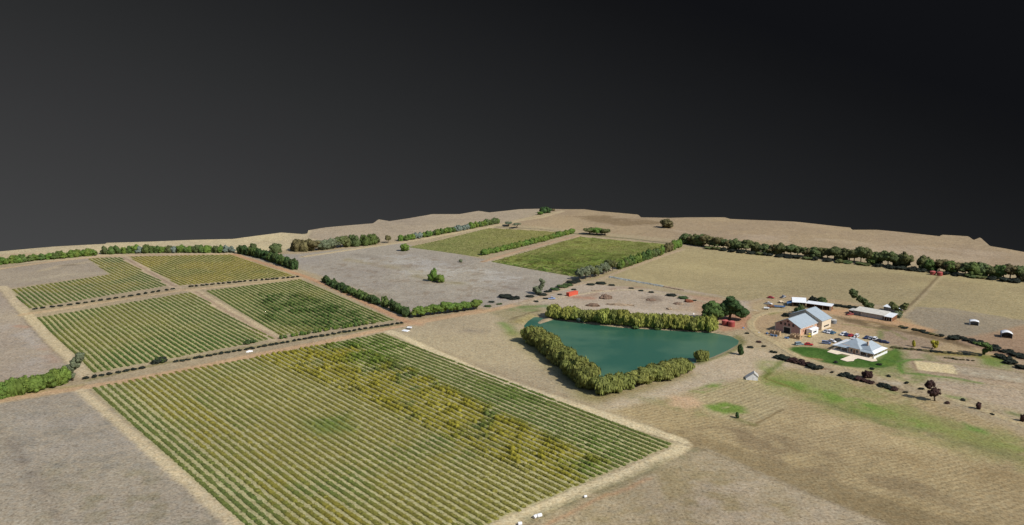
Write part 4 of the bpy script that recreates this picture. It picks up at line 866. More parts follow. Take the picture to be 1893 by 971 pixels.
# low dark shrubs beside the dirt roads, most imitating shadows of unseen trees
row([(57, 573), (160, 560), (240, 548), (326, 534)], 5, ['low', 'low2'], ['shade'], 3.6, 1.1, 'low_shrub_and_shadow', 'dark shrub imitating shadow beside the track below the L-shaped vineyard, {} from the left', 'shadow shrubs below the L-shaped vineyard', 'shrub', n=19, jit=.1, wob=.2)
row([(347, 531), (450, 521), (556, 512)], 5, ['low', 'low2'], ['shade'], 3.4, 1.0, 'low_shrub_and_shadow', 'dark shrub imitating shadow beside the track below the yellowish back vineyard, {} from left', 'shadow shrubs below the back vineyard', 'shrub', n=21, jit=.1, wob=.2)
row([(150, 702), (200, 693), (270, 680)], 5, ['low', 'low2'], ['shade'], 3.6, 1.1, 'low_shrub_and_shadow', 'dark shrub imitating shadow right of the leaning gum by the main road, {} from left', 'shadow shrubs right of the leaning gum', 'shrub', n=8, jit=.1, wob=.2)
row([(288, 672), (306, 668)], 3, ['low', 'low2'], ['shade', 'dark'], 6, 2.6, 'low_shrub_and_shadow', 'thick dark shrub at the lower edge of the left vineyard, {} from left', 'thick dark shrubs by the left vineyard', 'shrub', n=3)
row([(318, 671), (400, 656), (470, 644), (560, 628), (640, 614), (748, 597)], 4, ['low', 'low2'], ['shade'], 3.3, 1.0, 'low_shrub_and_shadow', 'dark shrub imitating shadow on the upper verge of the main road, {} from left', 'shadow shrubs along the main road verge', 'shrub', n=40, jit=.12, wob=.25)
row([(452, 637), (468, 634)], 3, ['low', 'low2'], ['dark'], 4.4, 2.2, 'low_shrub_and_shadow', 'dark green shrub where the divider track meets the main road, {} from left', 'dark green shrubs at the divider track', 'shrub', n=2)
row([(518, 627), (600, 612), (700, 597)], 6, B3, ['mid', 'bright'], 2.6, 2.2, 'young_tree', 'small green bush at the row ends of the centre-left vineyard, {} from left', 'small bushes at the row ends', 'bush', n=22, wob=.8)
# shrubs beside drive, yard and lawn, most imitating shadows of lost trees
DRV = [(1381, 617, 3, 'shade'), (1403, 633, 3.4, 'plum'), (1412, 641, 3, 'shade'), (1387, 643, 3.6, 'shade'), (1430, 652, 4, 'shade'), (1441, 662, 6.5, 'shade'), (1452, 665, 6.5, 'shade'), (1464, 668, 7, 'plum'), (1476, 671, 7, 'plum'), (1488, 675, 6.5, 'plum'), (1500, 679, 7, 'shade'), (1512, 682, 6.5, 'shade'),
       (1538, 689, 2.6, 'shade'), (1561, 695, 6, 'shade'), (1574, 699, 6, 'shade'), (1586, 702, 6, 'plum'), (1597, 705, 5, 'plum'), (1607, 708, 5, 'plum'), (1630, 714, 5.6, 'shade'), (1642, 717, 5.6, 'shade'), (1653, 721, 5, 'plum'), (1674, 726, 2.6, 'shade'), (1751, 746, 3, 'plum'), (1834, 767, 2.4, 'shade')]
for i, (px, py, wd, mt) in enumerate(DRV):
    tree(at(px, py), rnd.choice(['low', 'low2']), mt, wd, wd * .26, 'drive_shadow_shrub', 'low spreading dark shrub imitating tree shadow on the driveway verge, {} from the pond end'.format(nth(i + 1)), 'shrub', 'shadow shrubs along the driveway verge')  # flattened crowns added in place of the avenue's tree shadows
SP_ = [(1545, 671), (1625, 675), (1643, 697), (1676, 709), (1780, 741), (1612, 683), (1703, 720)]
for i, (px, py) in enumerate(SP_): tree(at(px, py), 'low', 'shade', 3.0, .9, 'lawn_shadow_shrub', 'small shadow-coloured shrub on the lawn and grass around the homestead, {} from left'.format(nth(i + 1)), 'shrub', 'shadow-coloured shrubs around the homestead lawn')  # dark spots built as shrubs, some in place of plum-tree shadows
YD = [(991, 558, 4), (1009, 553, 4.5), (1035, 545, 3.5), (1061, 536, 4), (1092, 527, 6), (1111, 525, 8), (1131, 528, 5), (1167, 534, 4.5), (1185, 538, 4), (1204, 541, 4.5), (1241, 547, 7.5), (1284, 556, 3)]
for i, (px, py, wd) in enumerate(YD): tree(at(px, py), 'low2', 'shade', wd, wd * .2, 'yard_shadow_shrub', 'flat dark shrub imitating shadow in the line across the bare earth yard, {} from the left'.format(nth(i + 1)), 'shrub', 'flat shadow shrubs across the earth yard', 0)  # flat crowns shaped like the shadow patches on the earth
tree(at(1263, 552), 'low2', 'dark', 7.5, 1.6, 'yard_shadow_shrub', 'flat green shrub imitating shadow beside the reddish-brown mound in the yard', 'shrub', None, 0)
RD = [(935, 550, 11), (950, 553, 9), (902, 567, 5), (909, 559, 4.6), (923, 563, 4), (1013, 540, 6), (1026, 536, 8), (1040, 531, 9), (1050, 528, 8), (1058, 523, 9), (1066, 521, 8), (980, 549, 6), (1003, 546, 7)]
for i, (px, py, wd) in enumerate(RD): tree(at(px, py), rnd.choice(['low', 'low2']), rnd.choice(['shade', 'shade', 'dark']), wd, wd * .2, 'roadside_shrub_and_shadow', 'dark roadside shrub imitating shadow between the junction and the far green vineyard, number {}'.format(nth(i + 1)).replace('number ', '') + ' in line', 'shrub', 'roadside shadow shrubs above the pond', 0)  # low crowns added where shadow patches lie beside the road
row([(1762, 624), (1800, 634), (1850, 648), (1893, 662)], 5, ['low', 'low2'], ['shade'], 7, 1.8, 'scrub_and_shadow', 'dark bush imitating shadow beside the brown field at right, upper line, {} from left', 'upper shadow shrub line beside the brown field', 'shrub', n=13, wob=3)  # shrubs added to give the dark of missing trees' shadows
row([(1840, 660), (1893, 680), (1930, 690)], 5, ['low', 'low2'], ['shade'], 7, 1.8, 'scrub_and_shadow', 'dark bush imitating shadow at the right frame edge, lower line, {} from left', 'lower shadow shrub line at the right edge', 'shrub', n=7, wob=2)  # same shadow belt, lower line of added shrubs
row([(1660, 604), (1700, 612), (1750, 624)], 6, ['low', 'low2'], ['shade', 'gumbrown'], 5, 1.0, 'scrub_and_shadow', 'low brownish bush imitating shadow right of the long shed, {} from left', 'shadow shrubs right of the long shed', 'shrub', n=9, wob=1.2)  # added over the painted belt to deepen its tree shadow
row([(1548, 566), (1570, 569), (1590, 573)], 5, ['low', 'low2'], ['shade'], 6, 1.4, 'scrub_and_shadow', 'low dark shrub imitating gum shadow between the two long sheds, {} from left', 'shadow shrubs between the long sheds', 'shrub', n=6, wob=1)  # added low shrubs stand for the bent gum's shadow
row([(1498, 557), (1525, 560)], 5, ['low', 'low2'], ['shade', 'gum'], 5, 3.2, 'scrub_and_shadow', 'dark shrub behind the left long shed, {} from left', 'shrubs behind the left long shed', 'shrub', n=4)
row([(1472, 581), (1486, 577)], 5, B3, ['dark', 'gum'], 6, 5, 'garden_tree', 'dark shrubby tree behind the red barn, {} from left', 'shrubby trees behind the barn', n=3)
row([(1450, 584), (1466, 586)], 5, ['low', 'low2'], ['shade'], 6, 2, 'scrub_and_shadow', 'low dark shrub left of the barn\'s rear wing, {} from left', 'shadow shrubs left of the barn', 'shrub', n=4)  # added where the barn's own shadow falls behind it
row([(1650, 643), (1720, 650), (1815, 658)], 4, ['low2'], ['shade', 'gumbrown'], 3.8, .8, 'path_shrub', 'low dark hedge shrub along the garden path, {} from the left', 'hedge shrubs along the garden path', 'shrub', n=24, jit=.1, wob=.2)
row([(1745, 662), (1800, 668)], 4, ['low2'], ['shade', 'gumbrown'], 2.0, .6, 'garden_tuft', 'small dark tuft in the garden strip above the pale plot, {} from left', 'tufts in the garden strip', 'shrub', n=9, wob=.5)
for i, (px, py) in enumerate([(940, 614), (1028, 665)]): pass

# ---------------------------------------------------------------- buildings
M = {
 'tin': stripes('blue_grey_tin', (158, 170, 178), .3, 'X', .4, .07), 'tin_y': stripes('blue_grey_tin_cross', (158, 170, 178), .3, 'Y', .4, .07), 'white_tin': stripes('white_tin', (226, 230, 232), .35, 'X', .4, .08), 'white_tin_y': stripes('white_tin_cross', (232, 234, 236), .35, 'Y', .4, .07),
 'cream_tin': stripes('cream_tin', (204, 200, 188), .35, 'X', .4, .12),
 'brick': flat('pinkish_brick', (198, 158, 148), .9, 0, .16, 1.6), 'brick_sunlit': flat('sunlit_brick', (196, 158, 132), .9, 0, .14, 1.6), 'cream': flat('cream_render', (210, 196, 174), .9, 0, .1, 1), 'quoin': flat('pale_quoins', (214, 204, 190), .9, 0, .08, 2),
 'dark': flat('dark_opening', (34, 36, 42), .6, 0, .2, 1), 'frame': flat('pale_timber_frame', (206, 196, 182), .7), 'redtrim': flat('dull_red_trim', (112, 60, 56), .7), 'glass': flat('window_glass', (52, 62, 72), .12, 0, .05, 1, .5),
 'stone': flat('pink_sandstone', (192, 168, 150), .9, 0, .2, 1.2), 'paving': flat('cream_paving', (224, 208, 184), .9, 0, .1, .8), 'brown': flat('brown_boards', (120, 84, 60), .85, 0, .25, 1.5),
 'conc': flat('concrete', (176, 174, 168), .85, 0, .12, 1.2), 'redtank': stripes('faded_red_tank', (156, 74, 70), .5, 'Z', .5, .12), 'redtop': flat('faded_red_tank_top', (172, 92, 86), .7, 0, .12, 1),
 'orange': stripes('orange_steel', (210, 94, 72), .5, 'X', .8, .06), 'orange2': flat('orange_paint', (208, 84, 62), .55, 0, .08, 1), 'crate': flat('weathered_crate_wood', (186, 160, 128), .9, 0, .2, 3), 'black': flat('black_rubber', (26, 26, 28), .8, 0, .1, 3),
 'whitep': flat('white_paint', (228, 230, 232), .5, 0, .04, 1), 'yellowp': flat('yellow_paint', (214, 196, 48), .5, 0, .05, 2), 'greyp': flat('grey_steel', (130, 134, 138), .6, .2, .1, 1.5), 'bluet': flat('blue_tarp', (92, 128, 170), .7, 0, .1, 1), 'rock': flat('grey_rubble', (150, 154, 150), .95, 0, .25, 1.2),
 'soil': flat('brown_soil', (118, 98, 82), .95, 0, .3, 1.4), 'redsoil': flat('red_brown_soil', (120, 72, 50), .95, 0, .25, 1.4), 'soil2': flat('pale_soil', (156, 138, 116), .95, 0, .25, 1.4),
}
def roofslab(mb, p, q, r, s, th=.12):
    """four corners of a roof plane (counter-clockwise from above), with thickness"""
    t = [Vector(v) for v in (p, q, r, s)]; n = (t[1] - t[0]).cross(t[3] - t[0]).normalized()
    if n.z < 0: n = -n
    lo_ = [v - n * th for v in t]; mb.add([*t, *lo_], [(0, 1, 2, 3), (7, 6, 5, 4), (0, 4, 5, 1), (1, 5, 6, 2), (2, 6, 7, 3), (3, 7, 4, 0)])
def gable_walls(mb, x0, x1, y0, y1, ze, zr, base=-1.2):
    xm = (x0 + x1) / 2; mb.prism([(x0, base), (x1, base), (x1, ze), (xm, zr), (x0, ze)], y0, y1, 'y')
def gable_roof(mb, x0, x1, y0, y1, ze, zr, ov=.5):
    xm = (x0 + x1) / 2; sl_ = (zr - ze) / (xm - x0); zo = ze - sl_ * ov
    roofslab(mb, (x0 - ov, y0 - ov, zo + .16), (xm, y0 - ov, zr + .16), (xm, y1 + ov, zr + .16), (x0 - ov, y1 + ov, zo + .16))
    roofslab(mb, (xm, y0 - ov, zr + .163), (x1 + ov, y0 - ov, zo + .163), (x1 + ov, y1 + ov, zo + .163), (xm, y1 + ov, zr + .163))
BRZ = math.atan2(-.745, .667)
# --- barn
A_ = at(1432.5, 611); barn = empty('brick_barn', A_, BRZ)
tag(barn, 'big pinkish brick barn with stepped blue-grey tin gable roofs beside the yard', 'barn')
mb = MB(); gable_walls(mb, 0, 15.6, 0, 20, 4.7, 8.6); wall = mb.build('wall', M['brick'], barn)
mb = MB(); mb.box(15.6, 15.64, .05, 19.9, -1.2, 4.65); mb.build('sunlit_side_wall_face', M['brick_sunlit'], barn)  # same brick, with the warm sunlit tone put into its colour
mb = MB(); gable_roof(mb, 0, 15.6, 0, 20, 4.7, 8.6, .45); mb.build('roof', M['tin_y'], barn)
mb = MB(); gable_walls(mb, -2.6, 18.2, 20.02, 31, 5.7, 10.4); mb.build('rear_wall', M['cream'], barn)
mb = MB(); gable_roof(mb, -2.6, 18.2, 20.0, 31, 5.7, 10.4, .45); mb.build('rear_roof', M['tin_y'], barn)
mb = MB(); mb.box(15.3, 15.72, -.12, .35, -1.2, 4.4); mb.box(-.12, .3, -.12, .3, -1.2, 4.4); mb.build('quoin', M['quoin'], barn)
d = MB(); d.box(5.6, 9.6, -.06, 0.02, 0, 3.4); rd = d.build('roller_door', M['dark'], barn)
f = MB(); f.box(5.2, 5.6, -.16, .02, 0, 3.8); f.box(9.6, 10.0, -.16, .02, 0, 3.8); f.box(5.6, 9.6, -.16, .02, 3.4, 3.8); f.build('frame', M['frame'], rd)
for x in (3.6, 6.2, 8.6, 11.2):
    wv_ = MB(); wv_.box(x - .4, x + .4, -.07, .01, 4.5, 5.8); wo = wv_.build('window', M['glass'], barn)
    sh = MB(); sh.box(x - .62, x - .42, -.1, .01, 4.4, 5.9); sh.box(x + .42, x + .62, -.1, .01, 4.4, 5.9); sh.box(x - .42, x + .42, -.1, .01, 5.82, 5.98); sh.build('frame', M['redtrim'], wo)
mb = MB(); mb.box(7.2, 8.4, -.07, .01, 6.5, 7.5); mb.build('vent', M['redtrim'], barn)
for y in (3.4, 6.4, 9.2, 11.6):
    wv_ = MB(); wv_.box(15.6, 15.7, y - .4, y + .4, 1.6, 3.2); wo = wv_.build('window', M['redtrim'], barn)
    sh = MB(); sh.box(15.6, 15.74, y - .5, y + .5, 1.45, 1.6); sh.build('sill', M['frame'], wo)
mb = MB(); mb.box(15.6, 15.72, 14.2, 16.2, .4, 4.2); mb.build('pale_door', M['conc'], barn)
mb = MB(); mb.box(18.2, 18.3, 22.6, 28.6, 1.6, 2.3); mb.build('slot_window', M['dark'], barn)
mb = MB(); mb.box(-.6, -.45, -.3, 20, 4.3, 4.5); mb.box(16.05, 16.2, -.3, 19.6, 4.3, 4.5); mb.build('gutter', M['whitep'], barn)
mb = MB(); mb.box(7.6, 8.0, -.5, 20.0, 8.75, 8.85); mb.build('ridge_cap', M['greyp'], barn)
# --- white canopy building by the barn side
p = at(1500.5, 620.5); cn = empty('white_marquee', p, BRZ + math.pi / 2)
tag(cn, 'white flat-sided marquee with a black slot opening against the barn\'s sunny side', 'marquee')
mb = MB(); mb.prism([(0, -.3), (3.4, -.3), (3.4, 3.0), (1.7, 3.5), (0, 3.0)], 0, 7.4); mb.build('wall', M['whitep'], cn)
mb = MB(); mb.box(1.6, 5.2, -.06, .02, 1.2, 2.0); mb.build('slot_opening', M['dark'], cn)
mb = MB(); mb.prism([(-.3, 3.0), (1.7, 3.62), (3.7, 3.0), (1.7, 3.55)], -.3, 7.7); mb.build('roof', M['whitep'], cn)
# --- homestead
HC = at(1614, 664); hs = empty('homestead', (HC.x - .667 * 21, HC.y + .745 * 21, HC.z), BRZ)
tag(hs, 'sandstone homestead with hipped blue-grey roofs and white verandahs behind a cream terrace', 'house')
mb = MB(); mb.box(3, 18, 3.2, 14, -.8, 3.2); mb.box(7.5, 13.5, .9, 3.2, -.8, 3.1); mb.build('wall', M['stone'], hs)
def hip(mb, x0, x1, y0, y1, z0, z1, th=.12):
    if x1 - x0 >= y1 - y0:
        k = (y1 - y0) / 2; ym = (y0 + y1) / 2; a1, a2 = (x0 + k, ym, z1), (x1 - k, ym, z1)
        fs = [((x0, y0, z0), (x1, y0, z0), a2, a1), ((x1, y1, z0), (x0, y1, z0), a1, a2)]; ts = [((x0, y1, z0), (x0, y0, z0), a1), ((x1, y0, z0), (x1, y1, z0), a2)]
    else:
        k = (x1 - x0) / 2; xm = (x0 + x1) / 2; a1, a2 = (xm, y0 + k, z1), (xm, y1 - k, z1)
        fs = [((x1, y0, z0), (x1, y1, z0), a2, a1), ((x0, y1, z0), (x0, y0, z0), a1, a2)]; ts = [((x0, y0, z0), (x1, y0, z0), a1), ((x1, y1, z0), (x0, y1, z0), a2)]
    for q in fs: mb.add(q, [(0, 1, 2, 3)])
    for q in ts: mb.add(q, [(0, 1, 2)])
    mb.add([(x0, y0, z0), (x1, y0, z0), (x1, y1, z0), (x0, y1, z0)], [(3, 2, 1, 0)])
mb = MB(); hip(mb, 2.2, 12.2, 4, 15, 3.3, 6.4); mb.build('roof', M['tin'], hs)
mb = MB(); hip(mb, 10.6, 18.8, 2.6, 14.8, 3.32, 6.6); mb.build('roof', M['tin_y'], hs)
mb = MB(); hip(mb, 7.0, 14.0, .2, 8, 3.34, 5.6); mb.build('wing_roof', M['tin'], hs)
mb = MB(); roofslab(mb, (0, .4, 2.5), (7.6, .4, 2.5), (7.6, 4.2, 3.28), (2.2, 4.2, 3.28)); roofslab(mb, (13.4, .4, 2.5), (21, .4, 2.5), (18.9, 2.8, 3.28), (13.4, 2.8, 3.28)); mb.build('verandah_roof', M['tin'], hs)
mb = MB(); roofslab(mb, (18.9, 2.8, 3.3), (21.2, .3, 2.5), (21.2, 16.6, 2.5), (18.9, 14.6, 3.3)); mb.build('side_verandah_roof', M['white_tin'], hs)
mb = MB(); roofslab(mb, (-1.6, .6, 2.35), (0.1, .6, 2.5), (2.2, 15, 3.3), (-1.6, 17, 2.4)); mb.build('left_verandah_roof', M['white_tin'], hs)
mb = MB(); mb.box(21.05, 21.12, .5, 16.4, -.8, 1.2); mb.build('side_screen', M['whitep'], hs)
for x in (.2, 3.6, 7.2, 13.9, 17.4, 20.9): q = MB(); q.box(x - .08, x + .08, .5, .66, -.8, 2.5); q.build('verandah_post', M['whitep'], hs)
for y in (5, 9, 13): q = MB(); q.box(20.95, 21.1 - .06, y - .08, y + .08, -.8, 2.5); q.build('verandah_post', M['whitep'], hs)
for x in (4.4, 6.2, 14.6, 16.6): q = MB(); q.box(x - .5, x + .5, 3.12, 3.21, .9, 2.4); q.build('window', M['glass'], hs)
for x in (9, 12): q = MB(); q.box(x - .5, x + .5, .82, .91, .9, 2.4); q.build('window', M['glass'], hs)
q = MB(); q.box(10.1, 10.9, .82, .91, 0, 2.2); q.build('door', M['brown'], hs)
for x, y in ((6.5, 11), (15.5, 5)): q = MB(); q.box(x - .4, x + .4, y - .4, y + .4, 4, 7.2); q.build('chimney', M['stone'], hs)
sheet('terrace', [(1529, 651), (1541, 644), (1575, 652), (1619, 663), (1622, 668), (1612, 669), (1586, 663), (1580, 665), (1578, 668), (1566, 669), (1553, 665), (1566, 660), (1572, 658), (1556, 654.5), (1548, 656)], M['paving'], .16)
# --- sheds
def shed(name, label, pl, pr, depth, hf, hb, roofmat, wallmat, open_=None, cat='shed', ov=.4, endwall=None):
    """pl, pr: front left and right base pixels; the roof falls from the back (hb) to the front (hf)"""
    a_ = at(*pl); b_ = at(*pr); L_ = math.hypot(b_.x - a_.x, b_.y - a_.y); root = empty(name, a_, math.atan2(b_.y - a_.y, b_.x - a_.x))
    m_ = MB(); m_.prism([(depth, -.6), (depth, hb), (depth - .2, hb), (depth - .2, -.6)], 0, L_); m_.prism([(.2, -.6), (depth - .2, -.6), (depth - .2, hb - .05), (.2, hf)], 0, .2); m_.prism([(.2, -.6), (depth - .2, -.6), (depth - .2, hb - .05), (.2, hf)], L_ - .2, L_)
    m_.build('wall', wallmat, root)
    m_ = MB(); roofslab(m_, (-ov, -ov, hf + .1), (L_ + ov, -ov, hf + .1), (L_ + ov, depth + ov, hb + .16), (-ov, depth + ov, hb + .16)); m_.build('roof', roofmat, root)
    k = max(3, int(L_ / 4))
    for i in range(k + 1):
        m_ = MB(); x = .1 + (L_ - .2) * i / k; m_.box(x - .1, x + .1, .0, .2, -.6, hf + .05); m_.build('post', M['frame'], root)
    if open_: 
        for (x0, x1, mt) in open_: m_ = MB(); m_.box(L_ * x0, L_ * x1, .05, .18, -.5, hf - .1); m_.build('front_panel', mt, root)
    return tag(root, label, cat)
shed('open_shed', 'long open-fronted shed with white roof and dark interior behind the barn', (1490, 569), (1536, 575), 5.5, 3.0, 3.4, M['white_tin'], M['brown'], [(0.93, .998, M['cream'])])
shed('long_shed', 'long cream-roofed shed with grey panelled front right of the barn', (1578, 582), (1634, 592), 9, 2.8, 3.6, M['cream_tin'], M['cream'], [(.0, .2, M['greyp']), (.22, .95, M['conc'])])
shed('lean_to', 'dark open lean-to with white edge at the right end of the long shed', (1634, 592.5), (1648, 595), 8.6, 2.6, 3.3, M['white_tin'], M['brown'])
shed('carport', 'flat-roofed carport at the left end of the long shed', (1569, 580), (1577.5, 581.7), 5, 2.4, 2.6, M['conc'], M['brown'])
shed('white_shed', 'small white shed behind the long shed and beside the forked gum', (1633, 574), (1662, 579.5), 4.5, 2.6, 3.0, M['white_tin'], M['greyp'], [(.02, .98, M['greyp'])])
# bright gabled shed
p = at(1465, 567); gs = empty('gabled_shed', p, math.atan2(-.25, 1)); tag(gs, 'white gable-roofed machinery shed with a dark open front left of the long sheds', 'shed')
mb = MB(); mb.box(0, .2, 0, 9, -.5, 3.2); mb.box(0, 8, 8.8, 9, -.5, 3.2); mb.build('wall', M['brown'], gs)
mb = MB(); mb.prism([(0, -.5), (9, -.5), (9, 3.2), (4.5, 5.2), (0, 3.2)], 7.8, 8.0); mb.build('end_wall', M['brown'], gs)
mb = MB(); roofslab(mb, (-.4, -.5, 3.1), (8.5, -.5, 3.1), (8.5, 4.5, 5.35), (-.4, 4.5, 5.35)); roofslab(mb, (-.4, 4.5, 5.353), (8.5, 4.5, 5.353), (8.5, 9.5, 3.1), (-.4, 9.5, 3.1)); mb.build('roof', M['white_tin'], gs)
for x in (.1, 4, 7.7): q = MB(); q.box(x - .12, x + .12, .02, .26, -.5, 3.2); q.build('post', M['greyp'], gs)
q = MB(); roofslab(q, (-3.4, -.3, 1.9), (-.45, -.3, 3.0), (-.45, 5.5, 3.0), (-3.4, 5.5, 1.9)); q.build('side_awning', M['bluet'], gs)
for y in (0, 5.2): q = MB(); q.box(-3.3, -3.15, y, y + .15, -.5, 1.9); q.build('awning_post', M['greyp'], gs)
# huts in the right paddocks
def hut(px, py, w_, d_, h_, dome, label):
    a_ = at(px, py); r_ = empty('animal_shelter', a_, -.42)
    m_ = MB(); m_.box(-w_ / 2, w_ / 2, d_ - .12, d_, -.3, h_ * .72); m_.box(-w_ / 2, -w_ / 2 + .12, 0, d_ - .12, -.3, h_ * .72); m_.box(w_ / 2 - .12, w_ / 2, 0, d_ - .12, -.3, h_ * .72); m_.build('wall', M['whitep'] if not dome else M['greyp'], r_)
    n = 10; pr_ = [(-w_ / 2 - .2 + (w_ + .4) * i / n, h_ * .72 + (h_ * .28 if dome else h_ * .16) * math.sin(math.pi * i / n)) for i in range(n + 1)]
    m_ = MB(); m_.prism(pr_ + [(x, z - .1) for x, z in reversed(pr_)], -.3, d_ + .3, 'y'); m_.build('roof', M['white_tin_y'], r_, True)
    return tag(r_, label, 'shelter')
hut(1801, 602, 4.6, 4.2, 3.2, False, 'small white square shelter in the grey right-hand paddock')
hut(1861, 625.5, 5.4, 5, 3.6, True, 'white round-roofed shelter on the brown right-hand field')
# grey shed by the pond path
p = at(1379, 702.5); ts = empty('garden_shed', p, -.25); tag(ts, 'small pale grey lopsided tin shed on the grass right of the pond', 'shed')
mb = MB(); mb.prism([(0, -.3), (5.4, -.3), (5.4, 2.0), (3.6, 3.6), (0, .9)], 0, 3.6, 'y'); mb.build('wall', M['whitep'], ts)
mb = MB(); roofslab(mb, (-.3, -.2, .85), (3.6, -.2, 3.75), (3.6, 3.8, 3.75), (-.3, 3.8, .85)); roofslab(mb, (3.6, -.2, 3.753), (5.7, -.2, 1.95), (5.7, 3.8, 1.95), (3.6, 3.8, 3.753)); mb.build('roof', M['conc'], ts)
mb = MB(); mb.box(3.2, 4.4, -.06, .02, 0, 2.0); mb.build('door', M['whitep'], ts)
# tanks
def tank(px, py, r, h, mats, name, label, ribs=True):
    a_ = at(px, py); t_ = empty(name, a_)
    m_ = MB(); m_.cyl((0, 0, -.4), (0, 0, h), r, r, 28)
    for i in range(5): m_.cyl((0, 0, h * (i + .5) / 5 - .05), (0, 0, h * (i + .5) / 5 + .05), r + .05, r + .05, 28)
    m_.build('tank_wall', mats[0], t_, False); m_ = MB(); m_.cyl((0, 0, h + .003), (0, 0, h + r * .28), r * 1.03, r * .12, 28); top = m_.build('roof', mats[1], t_)
    m_ = MB(); m_.cyl((r * .5, 0, h + r * .14), (r * .5, 0, h + r * .24), .3, .3, 12); m_.build('hatch', mats[1], top)
    return tag(t_, label, 'water tank')
tank(1340, 601, 1.9, 2.9, (M['redtank'], M['redtop']), 'water_tank', 'faded red water tank under the dark fig tree, left one of the pair')
tank(1352, 603.5, 2.0, 3.0, (M['redtank'], M['redtop']), 'water_tank', 'faded red water tank beside the driveway bend, right one of the pair')
tank(1724, 508, 2.0, 2.6, (M['redtank'], M['redtop']), 'water_tank', 'small red tank at the foot of the right windbreak, left one of two')
tank(1737, 509.5, 2.0, 2.6, (M['redtank'], M['redtop']), 'water_tank', 'small red tank at the foot of the right windbreak, right one of two')
tank(1540, 597.5, 2.0, 2.1, (M['greyp'], M['conc']), 'water_tank', 'grey concrete water tank right of the barn\'s rear wing')
# orange shipping container
p = at(1052, 548.8); q2 = at(1070, 544.6); oc = empty('shipping_container', p, math.atan2(q2.y - p.y, q2.x - p.x)); tag(oc, 'bright orange shipping container standing on the bare earth yard above the pond', 'container')
Lc = min((q2 - p).length, 9.0)
mb = MB(); mb.box(0, Lc, 0, 2.5, .1, 2.7); mb.build('body', M['orange'], oc, bevel=.04)
mb = MB(); [mb.box(x - .08, x + .08, y - .08, y + .08, .05, 2.76) for x in (0, Lc) for y in (0, 2.5)]; mb.build('corner_post', M['orange2'], oc)
for y0 in (.08, 1.28): q = MB(); q.box(-.07, -.01, y0, y0 + 1.14, .2, 2.6); q.build('door', M['orange2'], oc)
for y0 in (.9, 1.6): q = MB(); q.cyl((-.12, y0, .25), (-.12, y0, 2.55), .03, .03, 6); q.build('lock_bar', M['greyp'], oc)
# mounds of earth
def mound(px, py, wx, wy, h, mt, label, rz=0, name='earth_mound', cat='mound', rough=.35):
    a_ = at(px, py); v, f_ = ICO; b2 = bmesh.new(); bmesh.ops.create_icosphere(b2, subdivisions=4, radius=1); V = np.array([q.co[:] for q in b2.verts]); Fc = [tuple(x.index for x in q.verts) for q in b2.faces]; b2.free()
    nz = 1 + rough * (fbm(V[:, 0] * 3 + px, V[:, 1] * 3 + V[:, 2] * 2, .8, 5, 3) - .5) * 2; V = V * np.array([wx / 2, wy / 2, h]) * nz[:, None]; V[:, 2] = np.where(V[:, 2] < -.2, -.2, V[:, 2])
    o_ = npmesh(name, V, Fc, mt, None, False); o_.location = a_; o_.rotation_euler.z = rz; return tag(o_, label, cat)
mound(1120, 551, 8.5, 8, 2.4, M['soil'], 'conical brown earth mound right of the orange container')
mound(1146, 564, 18, 4, 1.2, M['soil2'], 'long low ridge of pale soil behind the far willows', -.25)
mound(1204, 555, 7, 5, 1.1, M['soil'], 'small grey-brown mound in the middle of the yard')
mound(1253, 562, 6, 5, 1.0, M['soil'], 'grey soil mound left of the reddish mound')
mound(1260, 563, 4, 3.5, .9, M['soil2'], 'little pale soil heap touching the grey mound')
mound(1273, 558, 6, 5, 1.5, M['redsoil'], 'reddish-brown mound at the right end of the yard')
mound(1237, 572, 3.6, 3.2, 1.2, M['soil2'], 'small tan boulder-like heap behind the far willows')
mound(1096, 566, 9, 4, 1.8, M['soil'], 'dull brown heap half hidden behind the far willow row', -.2)
mound(1106, 538, 9, 4, .8, M['soil2'], 'low grassy hump above the orange container', -.1)
# long pile of pale rubble: one thing
P0 = at(1128, 512.5); P1 = at(1226, 530); Ld = (P1 - P0); nv = 900
g2 = np.random.default_rng(3); mbv = []; mbf = []; b = 0
for i in range(420):
    t = g2.uniform(0, 1); wdt = 2.2 * (1 - .4 * t); c = P0 + Ld * t; off = g2.normal(0, wdt * .5, 2); r = g2.uniform(.25, .6); z = max(.05, .8 - np.hypot(*off) * .5) * g2.uniform(.4, 1)
    v = ICO[0][:12] if False else None
    q = np.array([(-1, -1, -1), (1, -1, -1), (1, 1, -1), (-1, 1, -1), (-1, -1, 1), (1, -1, 1), (1, 1, 1), (-1, 1, 1)]) * g2.uniform(.5, 1.1, (8, 3)) * r * np.array([1, 1, .7])
    mbv.append(q + np.array([Ld.x * t + off[0], Ld.y * t + off[1], z + H(c.x, c.y) - P0.z])); mbf += [tuple(b + k for k in f_) for f_ in [(0, 3, 2, 1), (4, 5, 6, 7), (0, 1, 5, 4), (1, 2, 6, 5), (2, 3, 7, 6), (3, 0, 4, 7)]]; b += 8
o = npmesh('rubble_pile', np.concatenate(mbv), mbf, M['rock']); o.location = P0; tag(o, 'long narrow line of pale blue-grey rubble along the paddock\'s lower edge', 'rubble')
mbv = []; mbf = []; b = 0; P2 = at(1228, 530.5); P3 = at(1262, 537)
